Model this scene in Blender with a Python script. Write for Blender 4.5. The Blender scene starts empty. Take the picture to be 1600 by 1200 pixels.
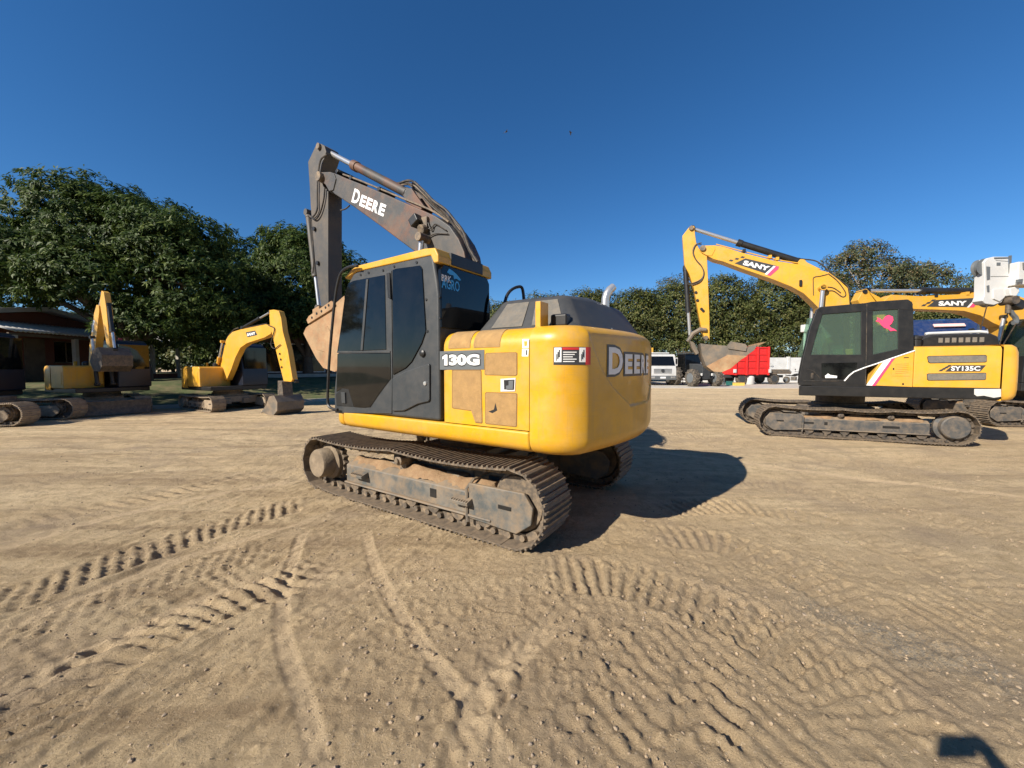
import bpy, bmesh, math, random
import numpy as np
from mathutils import Vector, Matrix
R = math.radians
random.seed(7); RNG = np.random.default_rng(11)
sc = bpy.context.scene
COL = sc.collection
# ---------------------------------------------------------------- camera, sky, sun, exposure
CAM_H = 1.6; FPX = 601.0; PITCH = math.atan(28/601.0)      # photo pixels: 1600 x 1200
cd = bpy.data.cameras.new('camera'); cam = bpy.data.objects.new('camera', cd); COL.objects.link(cam)
cam.location = (0, 0, CAM_H); cam.rotation_euler = (math.pi/2-PITCH, 0, 0)
cd.sensor_fit = 'HORIZONTAL'; cd.sensor_width = 36; cd.lens = 36*FPX/1600; cd.clip_start = .05; cd.clip_end = 3000
sc.camera = cam
SUN_EL = R(33.0); SUN_AZ = math.atan2(-.64, -.77)           # direction towards the sun: left and behind the camera
sd = Vector((math.cos(SUN_AZ)*math.cos(SUN_EL), math.sin(SUN_AZ)*math.cos(SUN_EL), math.sin(SUN_EL)))
w = bpy.data.worlds.new('World'); sc.world = w; w.use_nodes = True
wn = w.node_tree; bg = wn.nodes['Background']; sky = wn.nodes.new('ShaderNodeTexSky')
sky.sky_type = 'NISHITA'; sky.sun_disc = False; sky.sun_elevation = SUN_EL
sky.sun_rotation = math.atan2(sd.x, sd.y)
sky.altitude = 600; sky.air_density = 1.0; sky.dust_density = 0.0; sky.ozone_density = 7.0
hs = wn.nodes.new('ShaderNodeHueSaturation'); hs.inputs['Saturation'].default_value = 1.15; wn.links.new(sky.outputs[0], hs.inputs['Color']); wn.links.new(hs.outputs[0], bg.inputs[0]); bg.inputs[1].default_value = .078
sl = bpy.data.lights.new('sun', 'SUN'); so = bpy.data.objects.new('sun', sl); COL.objects.link(so)
sl.energy = 5.0; sl.angle = R(.53); sl.color = (1, .92, .80)
so.rotation_euler = sd.to_track_quat('Z', 'Y').to_euler()
vs = sc.view_settings; vs.view_transform = 'Standard'; vs.look = 'None'; vs.exposure = .64; vs.gamma = 1; vs.use_curve_mapping = False
sc.cycles.use_denoising = True; sc.cycles.max_bounces = 6; sc.cycles.transparent_max_bounces = 12

# ---------------------------------------------------------------- pixel -> direction helpers
def ray(u, v):
    d = np.array([(u-800)/FPX, 1.0, -(v-600)/FPX]); c, s = math.cos(PITCH), -math.sin(PITCH)
    return np.array([d[0], c*d[1]-s*d[2], s*d[1]+c*d[2]])
EYE = np.array([0, 0, CAM_H])
def ground(u, v, z=0.0):
    d = ray(u, v); return EYE+d*((z-CAM_H)/d[2])
def atY(u, v, Y):
    d = ray(u, v); return EYE+d*(Y/d[1])
class Frame:
    """local frame of a machine: x forward, y left, z up"""
    def __init__(s, ox, oy, deg):
        a = R(deg); s.deg = deg; s.o = np.array([ox, oy, 0.0]); s.f = np.array([math.cos(a), math.sin(a), 0]); s.l = np.array([-math.sin(a), math.cos(a), 0])
    def w(s, x, y, z): return s.o+x*s.f+y*s.l+np.array([0, 0, z])
    def onl(s, u, v, y):
        d = ray(u, v); q = EYE+d*((y-np.dot(EYE-s.o, s.l))/np.dot(d, s.l))-s.o
        return float(np.dot(q, s.f)), float(q[2])
    def onx(s, u, v, x):
        d = ray(u, v); q = EYE+d*((x-np.dot(EYE-s.o, s.f))/np.dot(d, s.f))-s.o
        return float(np.dot(q, s.l)), float(q[2])
    def poly(s, pts, y): return [s.onl(u, v, y) for u, v in pts]

# ---------------------------------------------------------------- objects
def thing(name, label, cat, loc=(0, 0, 0), rotz=0, group=None):
    o = bpy.data.objects.new(name, None); COL.objects.link(o); o.empty_display_size = .2
    o.location = loc; o.rotation_euler = (0, 0, rotz); return tag(o, label, cat, group)
def tag(o, label, cat, group=None, kind=None):
    if label: o['label'] = label
    if cat: o['category'] = cat
    if group: o['group'] = group
    if kind: o['kind'] = kind
    return o
def copy_tree(o, parent=None, skip=()):
    c = o.copy(); COL.objects.link(c); c.parent = parent
    for ch in list(o.children):
        if ch.name.split('.')[0] not in skip: copy_tree(ch, c, skip)
    return c
class MB:
    def __init__(s): s.v = []; s.f = []
    def add(s, vs, fs):
        n = len(s.v); s.v += [tuple(map(float, p)) for p in vs]; s.f += [tuple(i+n for i in f) for f in fs]; return s
    def box(s, c, size, rot=None):
        hx, hy, hz = [q/2 for q in size]
        vs = [Vector((x*hx, y*hy, z*hz)) for x in (-1, 1) for y in (-1, 1) for z in (-1, 1)]
        if rot is not None:
            m = rot if isinstance(rot, Matrix) else Matrix.Rotation(rot, 3, 'Z'); vs = [m@q for q in vs]
        vs = [q+Vector(c) for q in vs]
        return s.add(vs, [(0, 1, 3, 2), (4, 6, 7, 5), (0, 4, 5, 1), (2, 3, 7, 6), (0, 2, 6, 4), (1, 5, 7, 3)])
    def prism(s, poly, a0, a1, axis='y'):
        """2d polygon extruded along an axis: y -> poly is (x,z); x -> poly is (y,z); z -> poly is (x,y)"""
        n = len(poly)
        area = sum(poly[i][0]*poly[(i+1) % n][1]-poly[(i+1) % n][0]*poly[i][1] for i in range(n))
        if area < 0: poly = poly[::-1]
        P = {'y': lambda p, a: (p[0], a, p[1]), 'x': lambda p, a: (a, p[0], p[1]), 'z': lambda p, a: (p[0], p[1], a)}[axis]
        vs = [P(p, a0) for p in poly]+[P(p, a1) for p in poly]
        fs = [tuple(range(n)), tuple(range(2*n-1, n-1, -1))]+[(i, i+n, (i+1) % n+n, (i+1) % n) for i in range(n)]
        if axis == 'y': pass
        else: fs = [f[::-1] for f in fs]
        if a1 < a0: fs = [f[::-1] for f in fs]
        return s.add(vs, fs)
    def cyl(s, p0, p1, r0, r1=None, n=16, caps=True):
        r1 = r0 if r1 is None else r1; p0, p1 = Vector(p0), Vector(p1); d = (p1-p0).normalized()
        a = d.orthogonal().normalized(); b = d.cross(a); vs = []
        for p, r in ((p0, r0), (p1, r1)):
            for i in range(n):
                t = 2*math.pi*i/n; vs.append(p+a*(r*math.cos(t))+b*(r*math.sin(t)))
        fs = [(i, (i+1) % n, (i+1) % n+n, i+n) for i in range(n)]
        if caps: fs += [tuple(range(n-1, -1, -1)), tuple(range(n, 2*n))]
        return s.add(vs, fs)
    def tube(s, path, r, n=8, closed=False):
        P = [Vector(p) for p in path]; m = len(P); vs = []; up = None
        for i, p in enumerate(P):
            d = (P[min(i+1, m-1)]-P[max(i-1, 0)]).normalized()
            if up is None: up = d.orthogonal().normalized()
            up = (up-d*up.dot(d)).normalized(); b = d.cross(up); rr = r[i] if isinstance(r, (list, tuple)) else r
            for k in range(n):
                t = 2*math.pi*k/n; vs.append(p+up*(rr*math.cos(t))+b*(rr*math.sin(t)))
        fs = [(i*n+k, i*n+(k+1) % n, (i+1)*n+(k+1) % n, (i+1)*n+k) for i in range(m-1) for k in range(n)]
        fs += [tuple(range(n-1, -1, -1)), tuple(range((m-1)*n, m*n))]
        return s.add(vs, fs)
    def lathe(s, prof, c, axis='z', n=24):
        """prof: list of (radius, height) ; axis through c"""
        vs = []
        for r, h in prof:
            for i in range(n):
                t = 2*math.pi*i/n; a, b = r*math.cos(t), r*math.sin(t)
                q = {'z': (a, b, h), 'y': (a, h, -b), 'x': (h, a, b)}[axis]; vs.append((c[0]+q[0], c[1]+q[1], c[2]+q[2]))
        m = len(prof)
        fs = [(j*n+i, j*n+(i+1) % n, (j+1)*n+(i+1) % n, (j+1)*n+i) for j in range(m-1) for i in range(n)]
        fs += [tuple(range(n-1, -1, -1)), tuple(range((m-1)*n, m*n))]
        return s.add(vs, fs)
    def mesh(s, name):
        me = bpy.data.meshes.new(name); me.from_pydata(s.v, [], s.f); me.update(); return me
    def build(s, name, mat, parent=None, bevel=0, seg=2, sharp=38, loc=None, flip=True):
        me = s.mesh(name)
        if flip:
            bm = bmesh.new(); bm.from_mesh(me); bmesh.ops.recalc_face_normals(bm, faces=bm.faces); bm.to_mesh(me); bm.free()
        return put(name, me, mat, parent, bevel, seg, sharp, loc)
def put(name, me, mat, parent=None, bevel=0, seg=2, sharp=38, loc=None):
    if mat is not None and not me.materials: me.materials.append(mat)
    o = bpy.data.objects.new(name, me); COL.objects.link(o)
    if parent is not None: o.parent = parent
    if loc is not None: o.location = loc
    me.shade_smooth()
    if bevel:
        b = o.modifiers.new('bevel', 'BEVEL'); b.width = bevel; b.segments = seg; b.limit_method = 'ANGLE'; b.angle_limit = R(28); b.harden_normals = True
    else: me.set_sharp_from_angle(angle=R(sharp))
    return o
def grid_mesh(name, P, mat=None, close_u=False):
    """P: array (nu, nv, 3) -> quad sheet"""
    nu, nv = P.shape[:2]; idx = np.arange(nu*nv).reshape(nu, nv)
    a = idx if not close_u else np.vstack([idx, idx[:1]])
    q = np.stack([a[:-1, :-1], a[1:, :-1], a[1:, 1:], a[:-1, 1:]], -1).reshape(-1, 4)
    return np_mesh(name, P.reshape(-1, 3), q, mat)
def np_mesh(name, V, Q, mat=None):
    me = bpy.data.meshes.new(name); V = np.asarray(V, np.float32); Q = np.asarray(Q, np.int32); k = Q.shape[1]
    me.vertices.add(len(V)); me.vertices.foreach_set('co', V.ravel())
    me.loops.add(Q.size); me.loops.foreach_set('vertex_index', Q.ravel())
    me.polygons.add(len(Q)); me.polygons.foreach_set('loop_start', np.arange(0, Q.size, k, dtype=np.int32)); me.polygons.foreach_set('loop_total', np.full(len(Q), k, np.int32))
    me.update(calc_edges=True); me.validate()
    if mat is not None: me.materials.append(mat)
    return me
_tc = {}
def text_mesh(body, bold=.0, shear=0.0):
    """built-in typeface -> (verts normalised to width 1 and height 1 (a,b), faces)"""
    k = (body, bold, shear)
    if k in _tc: return _tc[k]
    cu = bpy.data.curves.new('t', 'FONT'); cu.body = body; cu.size = 1; cu.offset = bold; cu.resolution_u = 3; cu.shear = shear
    o = bpy.data.objects.new('t', cu); COL.objects.link(o); bpy.context.view_layer.update()
    me = bpy.data.meshes.new_from_object(o.evaluated_get(bpy.context.evaluated_depsgraph_get()))
    v = np.array([q.co[:2] for q in me.vertices]); f = [tuple(p.vertices) for p in me.polygons]
    bpy.data.objects.remove(o); bpy.data.curves.remove(cu); bpy.data.meshes.remove(me)
    v = (v-v.min(0))/(v.max(0)-v.min(0)); _tc[k] = (v, f); return v, f
def lettering(body, fn, w, h, mat, parent, bold=.03, shear=0.0, name='lettering', grow=0.0):
    """fn(a,b) -> local xyz; a to the reader's right, b up"""
    v, f = text_mesh(body, bold, shear); m = MB(); m.add([fn(a*(w+2*grow)-grow, b*(h+2*grow)-grow) for a, b in v], f)
    return m.build(name, mat, parent, flip=False)
def arc(cx, cy, r, a0, a1, n):
    return [(cx+r*math.cos(R(a0+(a1-a0)*i/n)), cy+r*math.sin(R(a0+(a1-a0)*i/n))) for i in range(n+1)]
def spline(pts, n=8):
    P = [np.array(p, float) for p in pts]; P = [2*P[0]-P[1]]+P+[2*P[-1]-P[-2]]; out = []
    for i in range(1, len(P)-2):
        for k in range(n):
            t = k/n; a, b, c, d = P[i-1:i+3]
            out.append(.5*((2*b)+(c-a)*t+(2*a-5*b+4*c-d)*t*t+(3*b-a-3*c+d)*t**3))
    out.append(P[-2]); return [tuple(p) for p in out]

# ---------------------------------------------------------------- materials
def mat(name, col, rough=.5, metal=0.0, dirt=None, dirt_amt=.0, scale=3.0, bump=.0, bscale=40, var=.08, up=0.0, spec=.5, col2=None, c2_amt=0, c2_scale=2.0, coat=0.0, drip=None):
    """paint / metal / plastic with uneven tone, blotches of a second colour and dust"""
    m = bpy.data.materials.new(name); m.use_nodes = True; nt = m.node_tree; N = nt.nodes; L = nt.links; b = N['Principled BSDF']
    b.inputs['Roughness'].default_value = rough; b.inputs['Metallic'].default_value = metal; b.inputs['Specular IOR Level'].default_value = spec; b.inputs['Coat Weight'].default_value = coat
    tc = N.new('ShaderNodeTexCoord'); co = tc.outputs['Object']
    def noise(s, det=5, ro=.6):
        n = N.new('ShaderNodeTexNoise'); n.inputs['Scale'].default_value = s; n.inputs['Detail'].default_value = det; n.inputs['Roughness'].default_value = ro; L.new(co, n.inputs['Vector']); return n.outputs['Fac']
    def ramp(f, lo, hi):
        r = N.new('ShaderNodeMapRange'); r.inputs[1].default_value = lo; r.inputs[2].default_value = hi; r.clamp = True; L.new(f, r.inputs[0]); return r.outputs[0]
    def mix(f, c1, c2):
        x = N.new('ShaderNodeMix'); x.data_type = 'RGBA'
        if hasattr(f, 'links'): L.new(f, x.inputs[0])
        else: x.inputs[0].default_value = f
        for i, c in ((6, c1), (7, c2)):
            if isinstance(c, tuple): x.inputs[i].default_value = c+(1,)
            else: L.new(c, x.inputs[i])
        return x.outputs[2]
    def mul(a, k):
        x = N.new('ShaderNodeMath'); x.operation = 'MULTIPLY'; L.new(a, x.inputs[0])
        if hasattr(k, 'links'): L.new(k, x.inputs[1])
        else: x.inputs[1].default_value = k
        return x.outputs[0]
    lo = tuple(c*(1-var*1.6) for c in col); hi = tuple(min(1, c*(1+var)) for c in col)
    c = mix(ramp(noise(scale), .3, .7), lo, hi)
    if col2: c = mix(mul(ramp(noise(c2_scale, 7, .68), .46, .60), c2_amt), c, col2)
    if drip:
        for sc_, amt in (((9, 9, .7), .45), ((3, 3, 40), .30)):       # run-down dust, and fine sideways scuffs
            mp = N.new('ShaderNodeMapping'); mp.inputs['Scale'].default_value = sc_; L.new(co, mp.inputs[0]); n = N.new('ShaderNodeTexNoise'); n.inputs['Scale'].default_value = 1.6; n.inputs['Detail'].default_value = 6; n.inputs['Roughness'].default_value = .7; L.new(mp.outputs[0], n.inputs['Vector'])
            c = mix(mul(ramp(n.outputs['Fac'], .54, .70), amt), c, drip)
    if dirt and dirt_amt:
        f = mul(ramp(noise(scale*1.7, 8, .7), .42, .72), dirt_amt)
        if up:
            g = N.new('ShaderNodeNewGeometry'); s = N.new('ShaderNodeSeparateXYZ'); L.new(g.outputs['Normal'], s.inputs[0])
            u = mul(ramp(s.outputs['Z'], .2, .9), mul(ramp(noise(scale*2.3, 6), .25, .6), up))
            x = N.new('ShaderNodeMath'); x.operation = 'MAXIMUM'; L.new(f, x.inputs[0]); L.new(u, x.inputs[1]); f = x.outputs[0]
        c = mix(f, c, dirt)
        r = N.new('ShaderNodeMapRange'); L.new(f, r.inputs[0]); r.inputs[3].default_value = rough; r.inputs[4].default_value = .9; L.new(r.outputs[0], b.inputs['Roughness'])
        if metal:
            r = N.new('ShaderNodeMapRange'); L.new(f, r.inputs[0]); r.inputs[3].default_value = metal; r.inputs[4].default_value = 0; L.new(r.outputs[0], b.inputs['Metallic'])
    L.new(c, b.inputs['Base Color'])
    if bump:
        bp = N.new('ShaderNodeBump'); bp.inputs['Strength'].default_value = bump; bp.inputs['Distance'].default_value = .01; L.new(noise(bscale, 6), bp.inputs['Height']); L.new(bp.outputs[0], b.inputs['Normal'])
    return m
DUST = (.42, .29, .17); MUD = (.36, .22, .12)
M = dict(
 mud=mat('grey_mud', (.24, .185, .125), .95, dirt=(.15, .115, .08), dirt_amt=.7, scale=8, bump=.8, bscale=30, var=.2),
 screenrim=mat('screen_edge', (.20, .11, .03), .7),
 deere=mat('yellow_paint', (.66, .345, .008), .36, dirt=(.50, .33, .15), dirt_amt=.42, scale=2.2, bump=.10, bscale=2.6, var=.07, coat=.2, col2=(.57, .29, .015), c2_amt=.5, c2_scale=5, drip=(.40, .24, .07)),
 sany=mat('amber_paint', (.68, .355, .028), .36, dirt=(.5, .34, .18), dirt_amt=.30, scale=2.2, var=.06, coat=.15, bump=.08, bscale=2.6, drip=(.45, .27, .09)),
 grey=mat('dark_grey_plastic', (.032, .037, .041), .5, dirt=(.20, .17, .14), dirt_amt=.15, scale=4, bump=.12, bscale=220, up=.2),
 black=mat('black_plastic', (.012, .0125, .013), .42, dirt=(.2, .17, .14), dirt_amt=.07, scale=4, up=.12),
 rubber=mat('black_rubber', (.018, .018, .018), .7, dirt=DUST, dirt_amt=.3, scale=6),
 tyre=mat('dusty_tyre_rubber', (.03, .028, .026), .85, dirt=(.33, .26, .18), dirt_amt=.7, scale=5, bump=.2),
 boom=mat('dark_boom_paint', (.052, .052, .050), .5, dirt=(.17, .12, .08), dirt_amt=.38, scale=2.4, bump=.08, col2=(.15, .062, .028), c2_amt=.8, c2_scale=1.5),
 arm=mat('weathered_arm_paint', (.068, .064, .058), .55, dirt=(.20, .145, .095), dirt_amt=.45, scale=1.5, bump=.06),
 bucket=mat('muddy_bucket_steel', (.36, .24, .13), .8, dirt=(.32, .13, .055), dirt_amt=.6, scale=3.4, bump=.35, bscale=24, var=.22),
 bucket2=mat('worn_bucket_steel', (.13, .115, .095), .6, dirt=(.32, .22, .13), dirt_amt=.7, scale=2.2, bump=.2, bscale=30, var=.2),
 steel=mat('track_steel', (.12, .10, .08), .55, metal=.3, dirt=(.34, .245, .15), dirt_amt=.85, scale=7, bump=.25, bscale=50, up=.5),
 steel2=mat('dark_track_steel', (.075, .066, .058), .55, metal=.3, dirt=(.30, .22, .14), dirt_amt=.6, scale=6, bump=.2, bscale=50, up=.6),
 frame=mat('blue_grey_frame_paint', (.085, .093, .092), .5, dirt=(.26, .18, .105), dirt_amt=1.0, scale=3.2, bump=.15, bscale=40, up=.9, col2=(.23, .2, .16), c2_amt=.6),
 frame2=mat('dark_frame_paint', (.065, .068, .07), .5, dirt=(.30, .22, .14), dirt_amt=.6, scale=3.2, bump=.15, up=.9),
 soil=mat('caked_soil', (.29, .19, .105), .95, dirt=(.22, .12, .06), dirt_amt=.7, scale=9, bump=.9, bscale=45, var=.15),
 dusty=mat('dust_caked_track', (.30, .235, .165), .85, dirt=(.42, .32, .2), dirt_amt=.7, scale=6, bump=.3, bscale=40, var=.25),
 chrome=mat('chromed_rod', (.62, .61, .59), .28, metal=.7, var=.02),
 hose=mat('hydraulic_hose', (.022, .021, .02), .5, dirt=(.22, .16, .1), dirt_amt=.4, scale=8),
 white=mat('white_paint', (.60, .60, .58), .4, dirt=(.5, .44, .36), dirt_amt=.2, scale=2),
 wletter=mat('white_letter_vinyl', (.80, .80, .78), .45, var=.02),
 dletter=mat('charcoal_vinyl', (.045, .047, .05), .4, var=.03),
 plate=mat('grey_vinyl', (.12, .13, .135), .4, var=.04),
 screen=mat('dusty_vent_mesh', (.43, .26, .10), .85, dirt=(.30, .18, .08), dirt_amt=.6, scale=9, bump=.8, bscale=260, var=.12),
 screen2=mat('grey_vent_mesh', (.16, .15, .13), .7, dirt=(.3, .24, .17), dirt_amt=.5, scale=8, bump=.8, bscale=260),
 red=mat('red_vinyl', (.55, .03, .03), .45, var=.05),
 pink=mat('pink_vinyl', (.85, .06, .16), .5, var=.04),
 blue=mat('blue_vinyl', (.05, .36, .72), .45, var=.05),
 tglass=mat('black_tinted_glass', (.004, .0045, .005), .04, dirt=(.16, .14, .12), dirt_amt=.035, scale=3, spec=.45),
)
def glass(name, tint, alpha, rough=.03):
    m = bpy.data.materials.new(name); m.use_nodes = True; nt = m.node_tree; N = nt.nodes; L = nt.links; b = N['Principled BSDF']
    b.inputs['Base Color'].default_value = tint+(1,); b.inputs['Roughness'].default_value = rough; b.inputs['Specular IOR Level'].default_value = .6
    t = N.new('ShaderNodeBsdfTransparent'); t.inputs[0].default_value = tuple(.86*c/max(tint) for c in tint)+(1,)
    x = N.new('ShaderNodeMixShader'); x.inputs[0].default_value = alpha; L.new(t.outputs[0], x.inputs[1]); L.new(b.outputs[0], x.inputs[2]); L.new(x.outputs[0], N['Material Output'].inputs[0]); return m
M['gglass'] = glass('green_tinted_glass', (.17, .22, .19), .26)
# ================================================================ ground
def vnoise(x, y, seed=0):
    xi = np.floor(x).astype(np.int64); yi = np.floor(y).astype(np.int64); fx = x-xi; fy = y-yi
    def h(a, b):
        n = (a*374761393+b*668265263+seed*974634541) & 0x7fffffff; n = ((n ^ (n >> 13))*1274126177) & 0x7fffffff
        return ((n ^ (n >> 16)) & 0xffff)/65535.0
    u = fx*fx*(3-2*fx); v = fy*fy*(3-2*fy)
    return (h(xi, yi)*(1-u)+h(xi+1, yi)*u)*(1-v)+(h(xi, yi+1)*(1-u)+h(xi+1, yi+1)*u)*v-.5
def fbm(x, y, f, o=4, g=.5, seed=0):
    s = 0; a = 1
    for i in range(o): s = s+a*vnoise(x*f, y*f, seed+i); f *= 2.03; a *= g
    return s
def axis(lo, fine0, fine1, hi, step, grow=1.06):
    a = list(np.arange(fine0, fine1, step)); d = step; q = a[-1]
    while q < hi: d *= grow; q += d; a.append(q)
    d = step; q = fine0; b = []
    while q > lo: d *= grow; q -= d; b.append(q)
    return np.array(b[::-1]+a)
gx = axis(-900, -3.6, 4.4, 900, .0135, 1.035); gy = axis(-60, 1.25, 4.6, 1500, .0135, 1.03)
GX, GY = np.meshgrid(gx, gy, indexing='ij')
near = np.exp(-(np.maximum(0, np.hypot(GX, GY-2)-9)/7)**2)
HZ = .05*fbm(GX, GY, .22, 3, seed=3)*near + .014*fbm(GX, GY, 1.1, 4, .55, seed=9)*near
gravel = np.zeros_like(GX); pale = np.zeros_like(GX); loose = np.zeros_like(GX)
def path_coords(pix, width):
    P = np.array(spline([tuple(ground(u, v)[:2]) for u, v in pix], 24)); L = np.concatenate([[0], np.cumsum(np.hypot(*np.diff(P, axis=0).T))])
    n = int(L[-1]/.04)+2; li = np.linspace(0, L[-1], n); S = np.stack([np.interp(li, L, P[:, 0]), np.interp(li, L, P[:, 1])], 1)
    T = np.gradient(S, axis=0); T /= np.linalg.norm(T, axis=1)[:, None]
    lo = S.min(0)-width; hi = S.max(0)+width
    i0, i1 = np.searchsorted(gx, [lo[0], hi[0]]); j0, j1 = np.searchsorted(gy, [lo[1], hi[1]])
    sl_ = (slice(i0, i1), slice(j0, j1)); px_ = GX[sl_].ravel(); py_ = GY[sl_].ravel()
    k = np.zeros(len(px_), int); best = np.full(len(px_), 1e9)
    for q in range(len(S)):
        d = (px_-S[q, 0])**2+(py_-S[q, 1])**2; m = d < best; best[m] = d[m]; k[m] = q
    dx = px_-S[k, 0]; dy = py_-S[k, 1]
    s = li[k]+dx*T[k, 0]+dy*T[k, 1]; t = -dx*T[k, 1]+dy*T[k, 0]
    end = np.clip(np.minimum(s, L[-1]-s)/.3, 0, 1)
    return sl_, s.reshape(i1-i0, -1), t.reshape(i1-i0, -1), end.reshape(i1-i0, -1)
def sm(x, a, b): q = np.clip((x-a)/(b-a), 0, 1); return q*q*(3-2*q)
def imprint(pix, w, kind, depth=.02, pitch=.11, skew=0.0, fade=.75):
    depth *= .8 if kind != 'smooth' else .34
    sl_, s, t, end = path_coords(pix, w*1.4); a = np.abs(t)/(w/2); x_, y_ = GX[sl_], GY[sl_]
    wob = fbm(x_, y_, 3.0, 3, seed=21); brk = sm(fbm(x_, y_, 1.3, 3, seed=31)+.18+.3*(fade-.5), -.25, .25)
    ins = 1-sm(a+.25*wob, .82, 1.0)
    if kind == 'smooth':
        HZ[sl_] += end*(-depth*(1-sm(a, .5, 1.0))+depth*.7*np.exp(-((a-1.15)/.18)**2)*(.6+wob)); pale[sl_] = np.maximum(pale[sl_], end*ins*.9)
        HZ[sl_] *= 1-.6*end*ins*0
    else:
        ph = (s+skew*(np.abs(t) if kind == 'chevron' else t)+.02*wob)/pitch*2*math.pi
        bar = np.clip(np.sin(ph+.5*np.sin(ph))*2.6, -1, 1)
        HZ[sl_] += end*brk*ins*depth*.55*bar - end*ins*depth*.35 + end*depth*.5*np.exp(-((a-1.08)/.12)**2)*(.5+wob*1.5)*brk
        loose[sl_] = np.maximum(loose[sl_], .5*end*ins*brk)
# streaks left by scraping and turning machines
def streak(mask, ang, amp, f, seed):
    c, s_ = math.cos(R(ang)), math.sin(R(ang)); u = GX*c+GY*s_; v = -GX*s_+GY*c
    return mask*amp*(fbm(u*.12, v, f, 4, .6, seed)+.6*fbm(u*.3, v, f*2.7, 3, .6, seed+5))
left = sm(-GX*.8+GY*.45, .9, 2.2)*near
HZ += streak(left, 61, .026, 6.5, 41)+streak(left, 58, .016, 2.6, 44)
HZ += streak(sm(GX, 1.0, 3.0)*sm(GY, 3.2, 5.0)*near, 8, .022, 2.6, 51)
HZ += streak(sm(GY, 4.6, 6.5)*near*(1-sm(GX, -1, 1)), 25, .05, 2.2, 61)
# loose, lumpy soil in the middle foreground
lump = np.exp(-((GX-.55)/1.5)**2-((GY-2.1)/1.0)**2); lump = np.maximum(lump, .75*np.exp(-((GX-1.9)/1.3)**2-((GY-2.4)/1.1)**2))
loose = np.maximum(loose, lump)
imprint([(-60, 1250), (60, 1120), (170, 1035), (300, 965), (440, 915), (520, 880)], .46, 'bar', .034, .105, .35, 1.25)
imprint([(-80, 960), (60, 915), (200, 868), (330, 825), (480, 785)], .50, 'bar', .022, .11, -.4, 1.0)
imprint([(-40, 830), (120, 800), (280, 765), (430, 735)], .40, 'bar', .024, .14, .2)
imprint([(60, 1330), (200, 1180), (330, 1080), (420, 1010)], .34, 'chevron', .022, .15, .7, .5)
imprint([(840, 895), (960, 905), (1090, 945), (1230, 1010), (1360, 1100), (1480, 1240)], .52, 'bar', .026, .10, .1, 1.0)
imprint([(1010, 835), (1130, 850), (1260, 905), (1400, 985), (1560, 1100)], .50, 'bar', .022, .10, .1)
imprint([(1020, 795), (1150, 790), (1300, 815), (1480, 880), (1650, 960)], .50, 'bar', .022, .11, .1)
imprint([(1010, 668), (1150, 690), (1320, 720), (1500, 745)], .5, 'bar', .03, .16, .2)
imprint([(640, 1260), (720, 1120), (850, 1010), (990, 940)], .3, 'chevron', .022, .14, .8, .45)
imprint([(1130, 1250), (1100, 1120), (1120, 1010)], .3, 'chevron', .02, .13, .8, .4)
imprint([(60, 690), (220, 700), (400, 690), (520, 668)], .5, 'bar', .03, .17, .3)
imprint([(478, 822), (458, 875), (443, 930), (440, 985), (455, 1045), (478, 1110), (500, 1210), (505, 1290)], .105, 'smooth', .022)
imprint([(571, 822), (580, 870), (612, 940), (662, 1012), (722, 1092), (800, 1210), (850, 1300)], .105, 'smooth', .020)
for pth in ([(-60, 760), (150, 738), (330, 716), (470, 705)], [(-60, 1010), (120, 950), (300, 890), (450, 850)], [(-40, 1080), (150, 1000), (320, 920), (420, 880)], [(900, 1290), (960, 1130), (1080, 1010), (1220, 930)], [(1000, 740), (1180, 752), (1400, 790), (1640, 850)], [(1060, 640), (1250, 705), (1480, 760), (1660, 800)], [(1200, 1280), (1260, 1120), (1380, 1010), (1540, 930)]):
    imprint(pth, .46, 'bar', .010, .095, random.uniform(-.4, .4), .6)
for pth in ([(-50, 870), (200, 800), (480, 748)], [(-50, 1000), (250, 880), (500, 810)], [(-50, 1120), (200, 985), (430, 890)], [(700, 1250), (760, 1080), (880, 960)], [(1000, 700), (1300, 740), (1650, 780)]):
    imprint(pth, .16, 'smooth', .03)
# clods: sharp-edged small lumps, strongest in the loose patches
clod = np.maximum(0, fbm(GX, GY, 15, 3, .6, seed=71))**1.3; fine = fbm(GX, GY, 26, 2, .6, seed=81); grit = np.maximum(0, fbm(GX, GY, 19, 2, .7, seed=85)-.18)
HZ += near*((.010+.026*loose)*clod+(.004+.007*loose)*fine+(.012+.034*loose)*grit)
# a band of grey gravel on the right, a pale dusty patch at the feet of the tyre marks
sl_, s_, t_, e_ = path_coords([(1180, 890), (1290, 960), (1420, 1010), (1560, 1062), (1700, 1130)], 1.2)
gravel[sl_] = np.maximum(gravel[sl_], e_*np.exp(-(t_/.24)**2)*(.6+1.2*fbm(GX[sl_], GY[sl_], 2.2, 3, seed=91)))
sl_, s_, t_, e_ = path_coords([(330, 905), (450, 915), (560, 912), (680, 930)], .6)
pale[sl_] = np.maximum(pale[sl_], e_*np.exp(-(t_/.10)**2)*(.5+1.5*fbm(GX[sl_], GY[sl_], 4, 3, seed=95)))
HZ -= float(np.median(HZ[np.ix_(np.abs(gx) < 4, np.abs(gy-4) < 3)]))
def gz(x, y):
    i = min(max(int(np.searchsorted(gx, x)), 0), len(gx)-1); j = min(max(int(np.searchsorted(gy, y)), 0), len(gy)-1); return float(HZ[i, j])

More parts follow.
